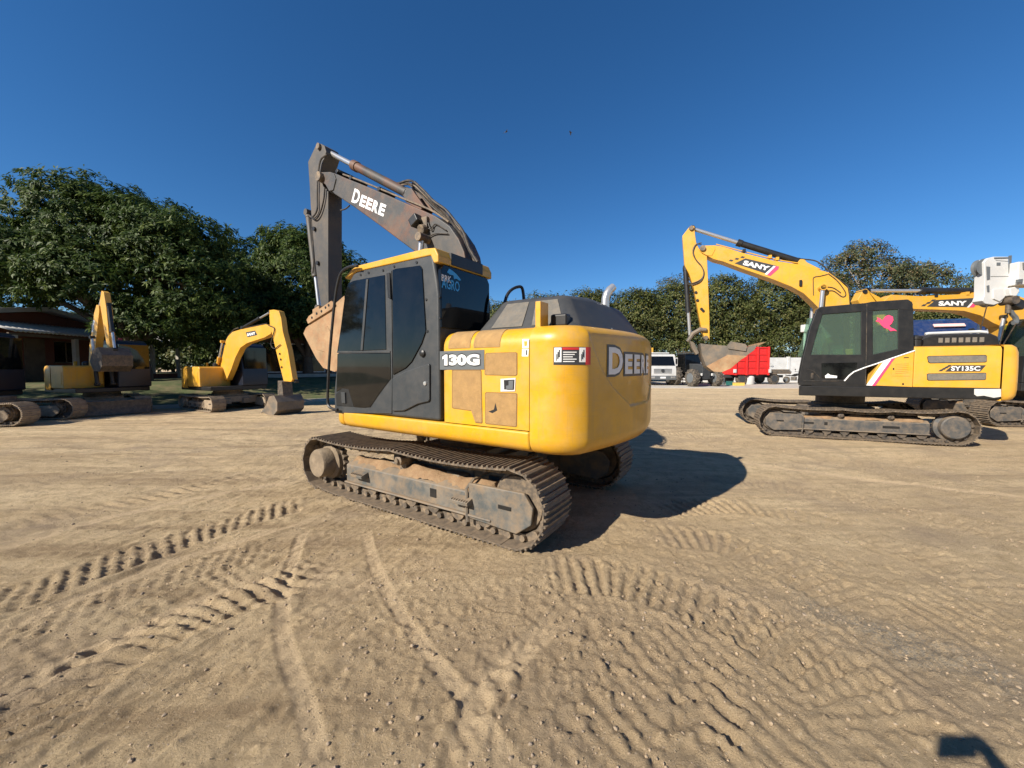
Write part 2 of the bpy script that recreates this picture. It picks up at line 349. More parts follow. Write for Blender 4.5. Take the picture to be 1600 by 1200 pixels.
gm = bpy.data.materials.new('sandy_soil'); gm.use_nodes = True; nt = gm.node_tree; N = nt.nodes; L = nt.links; b = N['Principled BSDF']
b.inputs['Roughness'].default_value = .95; b.inputs['Specular IOR Level'].default_value = .15
tc = N.new('ShaderNodeTexCoord')
def gnoise(scale, det=6, ro=.6, stretch=None):
    n = N.new('ShaderNodeTexNoise'); n.inputs['Scale'].default_value = scale; n.inputs['Detail'].default_value = det; n.inputs['Roughness'].default_value = ro
    if stretch:
        mp = N.new('ShaderNodeMapping'); mp.inputs['Rotation'].default_value = (0, 0, stretch[0]); mp.inputs['Scale'].default_value = (stretch[1], 1, 1); L.new(tc.outputs['Object'], mp.inputs[0]); L.new(mp.outputs[0], n.inputs['Vector'])
    else: L.new(tc.outputs['Object'], n.inputs['Vector'])
    return n.outputs['Fac']
def gramp(f, a, c):
    r = N.new('ShaderNodeMapRange'); r.inputs[1].default_value = a; r.inputs[2].default_value = c; L.new(f, r.inputs[0]); return r.outputs[0]
def gmix(f, c1, c2):
    x = N.new('ShaderNodeMix'); x.data_type = 'RGBA'; L.new(f, x.inputs[0])
    for i, c in ((6, c1), (7, c2)):
        if isinstance(c, tuple): x.inputs[i].default_value = c+(1,)
        else: L.new(c, x.inputs[i])
    return x.outputs[2]
def gattr(n):
    a = N.new('ShaderNodeAttribute'); a.attribute_name = n; return a.outputs['Fac']
c = gmix(gramp(gnoise(.35, 5), .35, .65), (.67, .505, .30), (.56, .42, .25))
c = gmix(gramp(gnoise(1.0, 6, .65, (R(-61), .18)), .45, .68), c, (.74, .575, .35))
c = gmix(gramp(gnoise(5.5, 8, .7), .47, .68), c, (.45, .33, .19))
lf = N.new('ShaderNodeMath'); lf.operation = 'MULTIPLY'; L.new(gattr('left'), lf.inputs[0]); L.new(gramp(gnoise(3.2, 7, .7, (R(-61), .05)), .48, .62), lf.inputs[1])
c = gmix(lf.outputs[0], c, (.40, .29, .17))
rt = N.new('ShaderNodeMath'); rt.operation = 'MULTIPLY'; L.new(gattr('right'), rt.inputs[0]); L.new(gramp(gnoise(2.4, 7, .7, (R(-10), .06)), .50, .64), rt.inputs[1])
c = gmix(rt.outputs[0], c, (.42, .31, .19))
c = gmix(gattr('loose'), c, (.47, .35, .215))
c = gmix(gramp(gnoise(70, 3, .6), .60, .72), c, (.70, .56, .38))
c = gmix(gramp(gnoise(.9, 6, .7), .50, .70), c, (.43, .325, .215))
c = gmix(gramp(gnoise(45, 4, .7), .60, .70), c, (.28, .20, .125))
c = gmix(gattr('pale'), c, (.66, .50, .31))
gg = N.new('ShaderNodeMath'); gg.operation = 'MULTIPLY'; L.new(gattr('gravel'), gg.inputs[0]); L.new(gramp(gnoise(60, 3), .35, .6), gg.inputs[1])
c = gmix(gg.outputs[0], c, (.24, .235, .21)); L.new(c, b.inputs['Base Color'])
bp = N.new('ShaderNodeBump'); bp.inputs['Strength'].default_value = .9; bp.inputs['Distance'].default_value = .026; L.new(gnoise(110, 8, .75), bp.inputs['Height'])
bp2 = N.new('ShaderNodeBump'); bp2.inputs['Strength'].default_value = .75; bp2.inputs['Distance'].default_value = .05; L.new(gnoise(22, 8, .72), bp2.inputs['Height']); L.new(bp2.outputs[0], bp.inputs['Normal']); L.new(bp.outputs[0], b.inputs['Normal'])
me = grid_mesh('ground', np.stack([GX, GY, HZ], -1), gm)
right = sm(GX, .5, 2.5)*sm(GY, 2.6, 4.2)*(1-sm(GY, 14, 22))
for nm, arr in (('gravel', gravel), ('pale', pale), ('loose', loose), ('left', sm(-GX*.8+GY*.45, .6, 1.8)*(1-sm(GY, 14, 22))), ('right', right)):
    at = me.attributes.new(nm, 'FLOAT', 'POINT'); at.data.foreach_set('value', np.clip(arr, 0, 1).astype(np.float32).ravel())
go = put('ground', me, gm, sharp=180); tag(go, None, None, kind='structure')

# pebbles lying on the soil: too many to count
ico = [(0, 0, 1), (.89, 0, .45), (.28, .85, .45), (-.72, .53, .45), (-.72, -.53, .45), (.28, -.85, .45), (.72, .53, -.45), (-.28, .85, -.45), (-.89, 0, -.45), (-.28, -.85, -.45), (.72, -.53, -.45), (0, 0, -1)]
icf = [(0, 1, 2), (0, 2, 3), (0, 3, 4), (0, 4, 5), (0, 5, 1), (1, 6, 2), (2, 7, 3), (3, 8, 4), (4, 9, 5), (5, 10, 1), (6, 7, 2), (7, 8, 3), (8, 9, 4), (9, 10, 5), (10, 6, 1), (11, 7, 6), (11, 8, 7), (11, 9, 8), (11, 10, 9), (11, 6, 10)]
def pebbles(n, seed):
    r_ = np.random.default_rng(seed); V = []; Q = []
    I = np.array(ico); Fc = np.array(icf); k = 0
    while k < n:
        y = 1.2+r_.random()**1.7*7; x = (r_.random()*2-1)*(1.6+y*1.0)
        i, j = min(np.searchsorted(gx, x), len(gx)-1), min(np.searchsorted(gy, y), len(gy)-1)
        if r_.random() > (.10+.5*loose[i, j]+.9*gravel[i, j])*(.15+1.7*max(0, float(fbm(np.array(x), np.array(y), 1.6, 3, seed=77))+.35)): continue
        rad = (.0022+.0075*r_.random()**8)*(1+.12*y); sc_ = rad*(.7+.6*r_.random(3)); sc_[2] *= .7; a = r_.random()*6.3; ca, sa = math.cos(a), math.sin(a)
        P = I*(1+.25*(r_.random((12, 1))-.5))*sc_; P = np.stack([P[:, 0]*ca-P[:, 1]*sa, P[:, 0]*sa+P[:, 1]*ca, P[:, 2]], 1)+(x, y, HZ[i, j]+rad*.25)
        V.append(P); Q.append(Fc+12*k); k += 1
    return np.vstack(V), np.vstack(Q)
pm = mat('pebble_stone', (.40, .30, .19), .9, col2=(.26, .21, .16), c2_amt=.8, c2_scale=9, var=.3, scale=13)
po = put('pebbles', np_mesh('pebbles', *pebbles(9000, 5), pm), pm, sharp=20); tag(po, 'loose pebbles and clods strewn over the sandy yard', 'pebbles', kind='stuff')
# ================================================================ crawler undercarriage
def shoe_mesh(pitch, w, key, mt, bars=3):
    """one track shoe: ribbed plate, x along travel, z outward"""
    m = MB(); m.box((0, 0, -.006), (pitch*1.03, w, .014))
    prof = [(-.5, 0), (-.42, .024), (-.36, .024), (-.28, .002)]
    for k in range(bars):
        x0 = -pitch/2+pitch*(k+.12)/bars; q = pitch/bars
        m.prism([(x0, -.004), (x0+q*.16, .022), (x0+q*.40, .022), (x0+q*.58, -.004)], -w/2+.003, w/2-.003)
    me = m.mesh(key); me.materials.append(mt)
    bm = bmesh.new(); bm.from_mesh(me); bmesh.ops.recalc_face_normals(bm, faces=bm.faces); bm.to_mesh(me); bm.free(); return me
def track_path(p):
    """closed pitch line in (x,z): bottom run, front arc, top run with sag, rear arc"""
    xf, xr, rf, rr = p['xf'], p['xr'], p['rf'], p['rr']; g = .028
    zf, zr = rf+g, rr+g; pts = []
    pts += [(xr+(xf-xr)*i/24, g+(.03*max(0, (i/24-.86)/.14)**2 if p.get('lift') else 0)) for i in range(25)]
    pts += arc(xf, zf, rf, -90, 90, 14)[1:]
    cx = p.get('carrier', [.5*(xf+xr)])
    knots = [xf]+sorted(cx, reverse=True)+[xr]; zk = [zf+rf]+[p.get('ztop', .72)]*len(cx)+[zr+rr]
    for a, b, za, zb in zip(knots[:-1], knots[1:], zk[:-1], zk[1:]):
        for i in range(1, 13):
            t = i/12; pts.append((a+(b-a)*t, za+(zb-za)*t-p.get('sag', .05)*4*t*(1-t)))
    pts += arc(xr, zr, rr, 90, 270, 14)[1:-1]
    return pts
def undercarriage(root, p, mshoe, mframe, mchain, name_shoe='track_shoe'):
    pts = np.array(track_path(p)+[track_path(p)[0]]); Ls = np.concatenate([[0], np.cumsum(np.hypot(*np.diff(pts, axis=0).T))])
    n = p['n']; pitch = Ls[-1]/n; sm_ = shoe_mesh(pitch, p['w'], name_shoe, mshoe)
    def at(s):
        s = s % Ls[-1]; return np.array([np.interp(s, Ls, pts[:, 0]), np.interp(s, Ls, pts[:, 1])])
    for sy in (1, -1):
        cy = sy*p['cy']; ch = MB(); step = .055
        for i in range(n):
            q = at(i*pitch); d = at(i*pitch+.03)-at(i*pitch-.03); a = math.atan2(d[1], d[0]); nx, nz = math.sin(a), -math.cos(a)  # outward of a ccw loop
            mrot = Matrix.Rotation(-a, 3, 'Y')
            for o_ in (-.07, .07):
                ch.box((q[0]-nx*.045, cy+o_, q[1]-nz*.045), (pitch*.98, .028, .075), mrot)
            e = at((i+.5)*pitch); ch.cyl((e[0]-nx*.05, cy-.125, e[1]-nz*.05), (e[0]-nx*.05, cy+.125, e[1]-nz*.05), .03, n=10)
        co = ch.build('track_chain', mchain, root)
        for i in range(n):
            q = at(i*pitch); d = at(i*pitch+.05)-at(i*pitch-.05); a = math.atan2(d[1], d[0])
            o = bpy.data.objects.new(name_shoe, sm_); COL.objects.link(o); o.parent = co
            o.matrix_local = Matrix.Translation((q[0], cy+random.uniform(-.002, .002), q[1])) @ Matrix.Rotation(-a, 4, 'Y') @ Matrix.Rotation(math.pi, 4, 'X')
        # frame beam, rollers, wheels
        yo = cy+sy*p['w']*.27; yi = cy-sy*.18
        fr = MB(); x0, x1 = p['fx']; zb, zt = p['fz']
        fr.prism([(yo, zb), (yo, zt-.05), (yo-sy*.09, zt), (yi+sy*.05, zt), (yi, zt-.05), (yi, zb)], x0, x1, 'x')
        fr.box(((x0+x1)/2, yo+sy*.012, zb+.012), (abs(x1-x0), .05, .024))
        fo = fr.build('track_frame', mframe, root, bevel=.012)
        for xs in p.get('steps', []):
            st = MB(); st.prism([(yo, zt-.16), (yo+sy*.095, zt-.15), (yo+sy*.10, zt-.115), (yo, zt-.085)], xs-.11, xs+.11, 'x')
            for k in range(7): st.box((xs-.09+k*.03, yo+sy*.075, zt-.112), (.012, .05, .02))
            st.build('step', mframe, fo, bevel=.006)
        for xs in p.get('slots', []):
            MB().box((xs[0], yo+sy*.001, xs[1]), (xs[2], .006, xs[3])).build('slot', M['black'], fo, bevel=.002)
        for xs in p['rollers']:
            MB().lathe([(0, -.13), (.085, -.13), (.085, -.09), (.07, -.08), (.07, .08), (.085, .09), (.085, .13), (0, .13)], (xs, cy, .175), 'y', 18).build('track_roller', mchain, root)
        for xs in p.get('carrier', []):
            MB().lathe([(0, -.1), (.055, -.1), (.055, .12), (.03, .13), (.03, .15), (0, .15)], (xs, cy, p.get('ztop', .72)-.145), 'y', 16).box((xs, cy, p.get('ztop', .72)-.22), (.10, .10, .16)).build('carrier_roller', mchain, root)
        dx, ix = p['drive'], p['idler']; rd = p['rf'] if dx > 0 else p['rr']; ri = p['rr'] if dx > 0 else p['rf']; zd = rd+.028; zi = ri+.028
        # sprocket with teeth and the drum of the travel motor
        sp = MB(); T = 21; ring = []
        for k in range(T*2):
            a = math.pi*k/T; r_ = rd-.045 if k % 2 else rd-.085; ring.append((dx+r_*math.cos(a), zd+r_*math.sin(a)))
        sp.prism(ring, cy-.035, cy+.035); so_ = sp.build('sprocket', mchain, root, bevel=.004, seg=1)
        dr = p.get('drum', .19)
        MB().lathe([(0, 0), (dr*1.25, 0), (dr*1.25, .05), (dr, .07), (dr*.98, p['drum_out']), (dr*.90, p['drum_out']+.02), (0, p['drum_out']+.022)] if sy > 0 else [(0, -p['drum_out']-.022), (dr*.9, -p['drum_out']-.02), (dr*.98, -p['drum_out']), (dr, -.07), (dr*1.25, -.05), (dr*1.25, 0), (0, 0)], (dx, cy+sy*.03, zd), 'y', 28).build('travel_motor_drum', M[p['drum_mat']], root)
        MB().lathe([(0, -.09), (ri-.10, -.09), (ri-.09, -.07), (ri-.085, -.035), (ri-.06, -.03), (ri-.06, .03), (ri-.085, .035), (ri-.09, .07), (ri-.10, .09), (0, .09)], (ix, cy, zi), 'y', 30).build('idler_wheel', mchain, root)
        # plates that carry the idler, wrapped by a rounded guard
        s_ = 1 if ix > 0 else -1; gx0 = ix-s_*.52
        ow = [(gx0, zb-.02), (ix+s_*.02, zb-.05), (ix+s_*.17, zb+.06), (ix+s_*.19, zt-.06), (ix+s_*.10, zt+.06), (gx0, zt+.05)]
        gd = MB(); gd.prism(ow, yo-sy*.02, yo+sy*.02); gd.prism(ow, yi-sy*.015, yi+sy*.015)
        go_ = gd.build('idler_guard', mframe, root, bevel=.012)
        rim = [(gx0, yo+sy*.025, zb-.05), (gx0-s_*.01, yo+sy*.03, zb+.02), (gx0-s_*.012, yo+sy*.03, zt), (gx0+s_*.01, yo-sy*.05, zt+.07), (gx0+s_*.02, yi, zt+.07)]
        MB().tube(rim, .016, 6).build('weld_band', mframe, go_)
        MB().box((ix-s_*.1, yo+sy*.021, (zb+zt)/2+.03), (.14, .008, .035)).build('adjuster_slot', M['black'], go_)
        if p.get('soil'):
            # soil heaped along the frame
            nx_, ny_ = 60, 10; xs = np.linspace(min(x0, x1)+.03, max(x0, x1)-.02, nx_); ys = np.linspace(min(yi, yo)+.02, max(yi, yo)-.015, ny_); A, B = np.meshgrid(xs, ys, indexing='ij')
            hh = zt-.04+.085*np.sin(np.pi*(B-ys[0])/(ys[-1]-ys[0]))+.05*fbm(A, B, 5, 4, .6, seed=int(7+sy))+.03*fbm(A, B, 1.6, 2, seed=3)
            hh[0] = hh[-1] = zt-.08; put('caked_dirt', grid_mesh('caked_dirt', np.stack([A, B, hh], -1), M['soil']), M['soil'], fo, sharp=60)
    # cross frame and slew ring
    cb = MB(); zb, zt = p['fz']; cb.box((0, 0, zt+.02), (1.25, 2*p['cy']-.25, .22)); cb.box((0, 0, zt+.14), (1.0, .95, .12))
    for s1 in (-1, 1):
        for s2 in (-1, 1): cb.box((s1*.52, s2*p['cy']*.6, zt-.05), (.24, p['cy']*.8, .2), Matrix.Rotation(s1*s2*.25, 3, 'Z'))
    cb.build('cross_frame', mframe, root, bevel=.02)
    MB().lathe([(0, zt+.2), (.5, zt+.2), (.5, zt+.26), (.46, zt+.27), (.46, p['deck']), (0, p['deck'])], (0, 0, 0), 'z', 40).build('slew_ring', mchain, root)
def cylinder_ram(root, a, b, r, frac, name, barrel_mat, y=0.0, eye=.06, rod=None):
    """hydraulic ram between two (x,z) points at depth y; barrel from a, rod ends at b"""
    A = Vector((a[0], y, a[1])); B = Vector((b[0], y, b[1])); d = (B-A).normalized(); G = A.lerp(B, frac)
    m = MB(); m.cyl(A, G, r, n=18); m.cyl(G-d*.10, G+d*.02, r*1.18, n=18); m.cyl(A+d*.04, A+d*.09, r*1.1, n=18); m.cyl(A+Vector((0, -eye, 0)), A+Vector((0, eye, 0)), r*1.05, n=16)
    o = m.build(name, barrel_mat, root)
    MB().cyl(G, B, rod or r*.62, n=16).build('rod', M['chrome'], o)
    MB().cyl(B+Vector((0, -eye, 0)), B+Vector((0, eye, 0)), r*.95, n=16).build('rod_eye', barrel_mat, o)
    return o
# ================================================================ large yellow and grey excavator in the middle
DF = Frame(-.44, 5.0, 146.8)
dz = thing('excavator', 'yellow excavator lettered 130G with dark grey cab and raised dark boom, nearest the camera', 'excavator', tuple(DF.o), R(DF.deg), 'excavators parked in the yard')
undercarriage(dz, dict(xf=1.64, xr=-1.30, rf=.325, rr=.345, w=.50, cy=.995, n=47, fx=(-1.05, 1.18), fz=(.17, .44), ztop=.70, sag=.035, carrier=[.25], rollers=[-.95, -.62, -.29, .04, .37, .70, 1.03], drive=1.64, idler=-1.30, drum=.185, drum_out=.20, drum_mat='mud', steps=[.86, -.72], slots=[(-.30, .30, .09, .09)], soil=True, deck=.90, lift=True), M['steel'], M['frame'], M['steel'])
# ---- counterweight: one moulded casting, outline in plan swept from sole to lid
def cw_outline():
    out = [(-1.495, 1.215)]; cxr, r = -1.50, .36
    out += [(-1.50, 1.215)]
    th = math.asin(.90/2.12)
    p = arc(-1.62, .865, .35, 90, 152, 10); out += p
    e = p[-1]; a0 = math.degrees(math.atan2(e[1], -e[0]))
    rr = math.hypot(*e); n = 40
    for i in range(1, n+1):
        a = a0-(2*a0)*i/n; k = 2.10+(rr-2.10)*abs(a/a0)**3; out.append((-k*math.cos(R(a)), k*math.sin(R(a))))
    out += [(x, -y) for x, y in p[::-1][1:]]+[(-1.50, -1.215), (-1.495, -1.215)]
    P = np.array(out); L_ = np.concatenate([[0], np.cumsum(np.hypot(*np.diff(P, axis=0).T))]); s = np.linspace(0, L_[-1], 420)
    return np.stack([np.interp(s, L_, P[:, 0]), np.interp(s, L_, P[:, 1])], 1), s
CWP, CWS = cw_outline()
for _ in range(8): CWP[1:-1] = (CWP[:-2]+2*CWP[1:-1]+CWP[2:])/4
CWT = np.gradient(CWP, axis=0); CWT /= np.linalg.norm(CWT, axis=1)[:, None]; CWN = np.stack([-CWT[:, 1], CWT[:, 0]], 1)  # points inwards/outwards check below
if np.dot(CWN[210], (-1, 0)) < 0: CWN = -CWN
ZB, ZT = .865, 1.935
def cw_inset(z):
    rt, rb = .13, .13; t = 0.0
    if z > ZT-rt: t = rt-math.sqrt(max(0, rt*rt-(z-ZT+rt)**2))
    if z < ZB+rb: t = (rb-math.sqrt(max(0, rb*rb-(ZB+rb-z)**2)))*.9
    return t
def cw_hit(u, v):
    """pixel -> (s,z) on the counterweight wall"""
    d = ray(u, v); o2 = np.array([np.dot(EYE-DF.o, DF.f), np.dot(EYE-DF.o, DF.l)]); d2 = np.array([np.dot(d, DF.f), np.dot(d, DF.l)]); best = None
    for i in range(len(CWP)-1):
        a, e = CWP[i], CWP[i+1]-CWP[i]; M_ = np.array([[d2[0], -e[0]], [d2[1], -e[1]]])
        if abs(np.linalg.det(M_)) < 1e-9: continue
        t, q = np.linalg.solve(M_, a-o2)
        if 0 <= q <= 1 and t > 0 and (best is None or t < best[0]): best = (t, CWS[i]+q*(CWS[i+1]-CWS[i]))
    return (best[1], CAM_H+best[0]*d[2]) if best else None
RE = [cw_hit(u, v) for u, v in ((919, 519), (928, 545), (941, 578), (958, 606), (984, 632))]      # left edge of the recess, running down to the right
z_d = RE[0][1]; z_low = RE[-1][1]-.02
def cw_recess(s, z):
    """shallow panel round the maker's name"""
    edge = float(np.interp(-z, [-q[1] for q in RE], [q[0] for q in RE])); d = min(s-edge, (CWS[-1]-s)-edge, (z_d-.01-z)*1.2, (z-z_low)*1.2)
    return .016*max(0, min(1, d/.022))
zs = sorted(set([ZB+.13*(1-math.cos(R(a))) for a in range(0, 91, 15)]+[ZT-.13*(1-math.cos(R(a))) for a in range(0, 91, 15)]+list(np.linspace(ZB+.13, ZT-.13, 80))))
G = np.zeros((len(zs)+2, len(CWP), 3))
for i, z in enumerate(zs):
    t = cw_inset(z)
    for j in range(len(CWP)):
        r_ = t+(cw_recess(CWS[j], z) if 50 < j < 370 else 0); G[i+1, j] = (CWP[j, 0]-CWN[j, 0]*r_, CWP[j, 1]-CWN[j, 1]*r_, z)
cen = np.array([-1.5, 0]);
for k, z in ((0, ZB), (len(zs)+1, ZT)):
    src = G[1 if k == 0 else len(zs)]; G[k] = src; G[k, :, :2] = cen+(src[:, :2]-cen)*.05
cwo = put('counterweight', grid_mesh('counterweight', G, M['deere']), M['deere'], dz, sharp=60)
def cw_pt(s, z, off=.0, rec=True):
    i = min(max(int(np.searchsorted(CWS, s))-1, 0), len(CWS)-2); q = (s-CWS[i])/(CWS[i+1]-CWS[i]); p = CWP[i]+(CWP[i+1]-CWP[i])*q; n = CWN[i]+(CWN[i+1]-CWN[i])*q
    r_ = -off+(cw_recess(s, z) if rec else 0); return (p[0]-n[0]*r_, p[1]-n[1]*r_, z)
def cw_sheet(name, s0, s1, z0, z1, off, mt, parent, n=10, rec=False):
    P = np.array([[cw_pt(s0+(s1-s0)*i/n, z, off, rec) for z in (z0, z1)] for i in range(n+1)]); return put(name, grid_mesh(name, P, mt), mt, parent, sharp=80)
# name on the tail: a tall first letter and four lower ones, white with a charcoal edge
sD, zD0 = cw_hit(952, 586); _, zD1 = cw_hit(949, 541); hD = zD1-zD0
for mt, gr, off in ((M['dletter'], .018, .0035), (M['wletter'], -.004, .007)):
    lettering('D', lambda a, b_: cw_pt(sD+a, zD0+b_, off), .25, hD, mt, cwo, bold=.032, grow=gr)
    for k, ch in enumerate('EERE'):
        lettering(ch, lambda a, b_, k=k: cw_pt(sD+.285+k*.20+a, zD0+b_, off), .165, hD*.78, mt, cwo, bold=.045, grow=gr)
# safety decal wrapped on the corner
a0, _ = cw_hit(865, 556); a1, _ = cw_hit(922, 556); _, b0 = cw_hit(890, 570); _, b1 = cw_hit(890, 542)
wl = cw_sheet('warning_decal', a0, a1, b0, b1, .003, M['dletter'], cwo); W_ = a1-a0; H_ = b1-b0
cw_sheet('decal_red_band', a0+W_*.83, a1, b0, b1, .005, M['red'], wl); cw_sheet('decal_heading', a0+W_*.22, a0+W_*.64, b0+H_*.84, b1-.004, .005, M['red'], wl)
for q in (.02, .65): cw_sheet('decal_pictogram', a0+W_*q, a0+W_*(q+.18), b0+H_*.15, b1-.005, .005, M['wletter'], wl, 4)
for q in (.02, .65):
    for k in range(3): cw_sheet('pictogram_stroke', a0+W_*(q+.05+.03*k), a0+W_*(q+.07+.035*k), b0+H_*(.22+.1*k), b0+H_*(.60+.12*k), .0065, M['dletter'], wl, 2)
for k in range(5): cw_sheet('decal_text_line', a0+W_*.24, a0+W_*(.58-.05*(k % 3)), b0+H_*(.68-.13*k), b0+H_*(.73-.13*k), .005, M['wletter'], wl, 4)
# ---- deck skirt below the cab and the panels
def skirt(y0, y1, x0, x1, z0=.865, z1=1.055):
    m = MB(); pr = [(y0, z1), (y0, z0+.09), (y0-.02*(1 if y0 > 0 else -1), z0+.04), (y0-.07*(1 if y0 > 0 else -1), z0+.005), (y0-.16*(1 if y0 > 0 else -1), z0), (y1, z0), (y1, z1)]
    m.prism(pr, x0, x1, 'x'); return m
sk = skirt(1.215, .45, -1.49, 1.10)
sk.prism([(1.215, 1.055), (1.215, .955), (1.195, .905), (1.15, .875), (.45, .87), (.45, 1.055)], 1.10, 1.20, 'x')
sk.build('deck_skirt', M['deere'], dz, bevel=.025, seg=3)
skirt(-1.215, -.45, -1.49, 1.2).build('deck_skirt', M['deere'], dz, bevel=.025, seg=3)
MB().box((-.15, 0, .965), (2.6, .94, .16)).build('revolving_frame', M['frame2'], dz, bevel=.01)
# ---- left service panel with rounded shoulder
PX0, PX1 = -.515, -1.488; RS = .16
def side_sec(t, off=0.0, y0=1.212):
    """t: arclength from z=1.06 upward over the rounded shoulder -> (y,z)"""
    zc = 1.93-RS; L1 = zc-1.062
    if t <= L1: return (y0+off, 1.062+t)
    a = (t-L1)/RS
    if a <= math.pi/2: return (y0-RS+(RS+off)*math.cos(a), zc+(RS+off)*math.sin(a))
    return (y0-RS-(t-L1-RS*math.pi/2), 1.93+off)
TL = 1.93-RS-1.062; TE = TL+RS*math.pi/2
ts = list(np.linspace(0, TL, 5))+list(TL+np.linspace(.0, RS*math.pi/2, 9)[1:])+[TE+.35]
xs_ = np.array([PX0, PX0-.02, PX0-.07, -.8, -1.1, PX1])
P = np.array([[(x,)+side_sec(t, -.03 if i == 0 else (-.008 if i == 1 else 0)) for t in ts] for i, x in enumerate(xs_)])
spn = put('service_panel', grid_mesh('service_panel', P, M['deere']), M['deere'], dz, sharp=50)
MB().prism([side_sec(t, -.03) for t in ts]+[(.7, 1.06)], PX0-.002, PX0-.03, 'x').build('panel_end', M['deere'], spn)
MB().box((-1.0, .35, 1.50), (.96, .90, .84)).build('engine_bay', M['frame2'], dz)
MB().prism([(-1.215, 1.06), (-1.215, 1.80), (-1.10, 1.925), (.7, 1.925), (.7, 1.06)], -1.486, .05, 'x').build('right_service_panel', M['deere'], dz, bevel=.03)
def side_sheet(name, pts, off, mt, parent, th=.0):
    """flat piece on the panel given by picture points"""
    m = MB(); pl = DF.poly(pts, 1.212)
    m.prism(pl, 1.211, 1.212+off); return m.build(name, mt, parent, bevel=.0015, seg=1)
def z3(*p): return [(660+x/4, 430+y/4) for x, y in p]
for pts in (z3((397, 497), (404, 489), (582, 484), (590, 490), (590, 618), (582, 626), (400, 622), (393, 614)),
            z3((190, 600), (196, 596), (360, 597), (366, 603), (373, 915), (366, 921), (330, 916), (305, 845), (196, 830), (190, 824)),
            z3((396, 741), (402, 735), (584, 741), (590, 747), (588, 938), (582, 945), (404, 927), (397, 920))):
    c_ = np.mean(np.array(pts), 0); side_sheet('screen_rim', [tuple(c_+(np.array(p)-c_)*1.045) for p in pts], .0025, M['screenrim'], spn); q = side_sheet('vent_screen', pts, .0045, M['screen'], spn)
for xa, xb in ((-.60, -.865), (-.905, -1.195)):       # two screens that fold over the shoulder
    tt = np.linspace(TL-.005, TE-.01, 12); P = np.array([[(x,)+side_sec(t, .004) for t in tt] for x in np.linspace(xa, xb, 5)]); put('vent_screen', grid_mesh('vent_screen', P, M['screen']), M['screen'], spn, sharp=80)
# torn hole in the lower screen
MB().prism(DF.poly(z3((458, 797), (470, 845), (440, 862), (415, 852), (450, 838)), 1.212), 1.2125, 1.2175).build('torn_hole', M['black'], spn)
side_sheet('name_plate', z3((110, 476), (388, 466), (388, 590), (110, 591)), .004, M['plate'], spn)
xa, za = DF.onl(692, 571, 1.212); xb, zb_ = DF.onl(750, 553, 1.212)
for mt, gr, yy in ((M['dletter'], .012, 1.2175), (M['wletter'], 0, 1.2195)):
    W1 = (xa-xb)*.17; lettering('30G', lambda a, b_: (xa-W1*1.12-a, yy, za+b_), xa-xb-W1*1.12, zb_-za, mt, spn, bold=.05, grow=gr)
    one = [(.34, 0), (.86, 0), (.86, 1), (.48, 1), (.0, .80), (.0, .56), (.34, .66)]; MB().prism([(xa-(a*(W1+2*gr)-gr), za+b_*(zb_-za+2*gr)-gr) for a, b_ in one], yy-.0005, yy).build('lettering', mt, spn)
lt = side_sheet('panel_latch', z3((490, 648), (585, 641), (580, 726), (490, 728)), .006, M['white'], spn)
side_sheet('latch_pocket', z3((512, 655), (578, 652), (575, 714), (514, 714)), .009, M['black'], lt); side_sheet('latch_handle', z3((545, 660), (575, 658), (572, 712), (530, 712), (530, 690), (545, 688)), .018, M['plate'], lt)
side_sheet('caution_label', z3((625, 399), (668, 399), (665, 455), (625, 456)), .003, M['wletter'], spn); side_sheet('caution_label', z3((624, 460), (666, 460), (662, 508), (622, 508)), .003, M['wletter'], spn)
side_sheet('label_mark', z3((636, 412), (657, 412), (655, 442), (638, 444)), .0045, M['deere'], spn); side_sheet('label_mark', z3((648, 468), (658, 468), (656, 500), (648, 500)), .0045, M['dletter'], spn)
# ---- cab
CY0, CY1 = .36, 1.205
prof = DF.poly([(525, 641), (523, 612), (527, 560), (532, 512), (538, 472), (545, 440), (551, 428), (562, 420)], CY1)
XR = -.475
prof += [(-.36, 2.70), (-.40, 2.685), (XR+.02, 2.42), (XR, 2.3), (XR, 1.062)]
cb = MB().prism(prof, CY0, CY1); cabo = cb.build('cab', M['grey'], dz, bevel=.03, seg=3)
def z2(*p): return [(460+x/4, 400+y/4) for x, y in p]
def pane(pts, off, mt, name, parent=None, bev=.004): return MB().prism(DF.poly(pts, CY1), CY1-.004, CY1+off).build(name, mt, parent or cabo, bevel=bev, seg=2)
door = MB().prism(DF.poly(z2((258, 980), (255, 850), (280, 600), (305, 400), (335, 200), (365, 150), (610, 92), (616, 760), (612, 985)), CY1), CY1-.003, CY1+.010).build('door', M['grey'], cabo, bevel=.006)
def dpane(pts, mt, name, off=.016): return MB().prism(DF.poly(pts, CY1), CY1+.004, CY1+off).build(name, mt, door, bevel=.003)
dpane(z2((345, 172), (380, 155), (572, 120), (580, 585), (275, 598), (298, 440), (326, 225)), M['tglass'], 'door_window')
dpane(z2((276, 612), (606, 608), (610, 765), (545, 850), (480, 945), (440, 948), (380, 944), (345, 840), (300, 832), (270, 848)), M['tglass'], 'lower_door_window')
dpane(z2((459, 148), (472, 146), (437, 590), (424, 590)), M['grey'], 'sliding_window_bar', .024)
dpane(z2((275, 594), (606, 594), (606, 606), (275, 606)), M['grey'], 'window_rail', .020)
dpane(z2((272, 935), (268, 862), (305, 828), (345, 832), (378, 940)), M['black'], 'handle_pocket', .019)
dpane(z2((305, 850), (330, 852), (334, 920), (312, 918)), M['grey'], 'door_handle', .035)
pane(z2((618, 88), (640, 80), (790, 60), (802, 80), (826, 470), (800, 545), (738, 660), (700, 700), (622, 742)), .012, M['tglass'], 'rear_side_window')
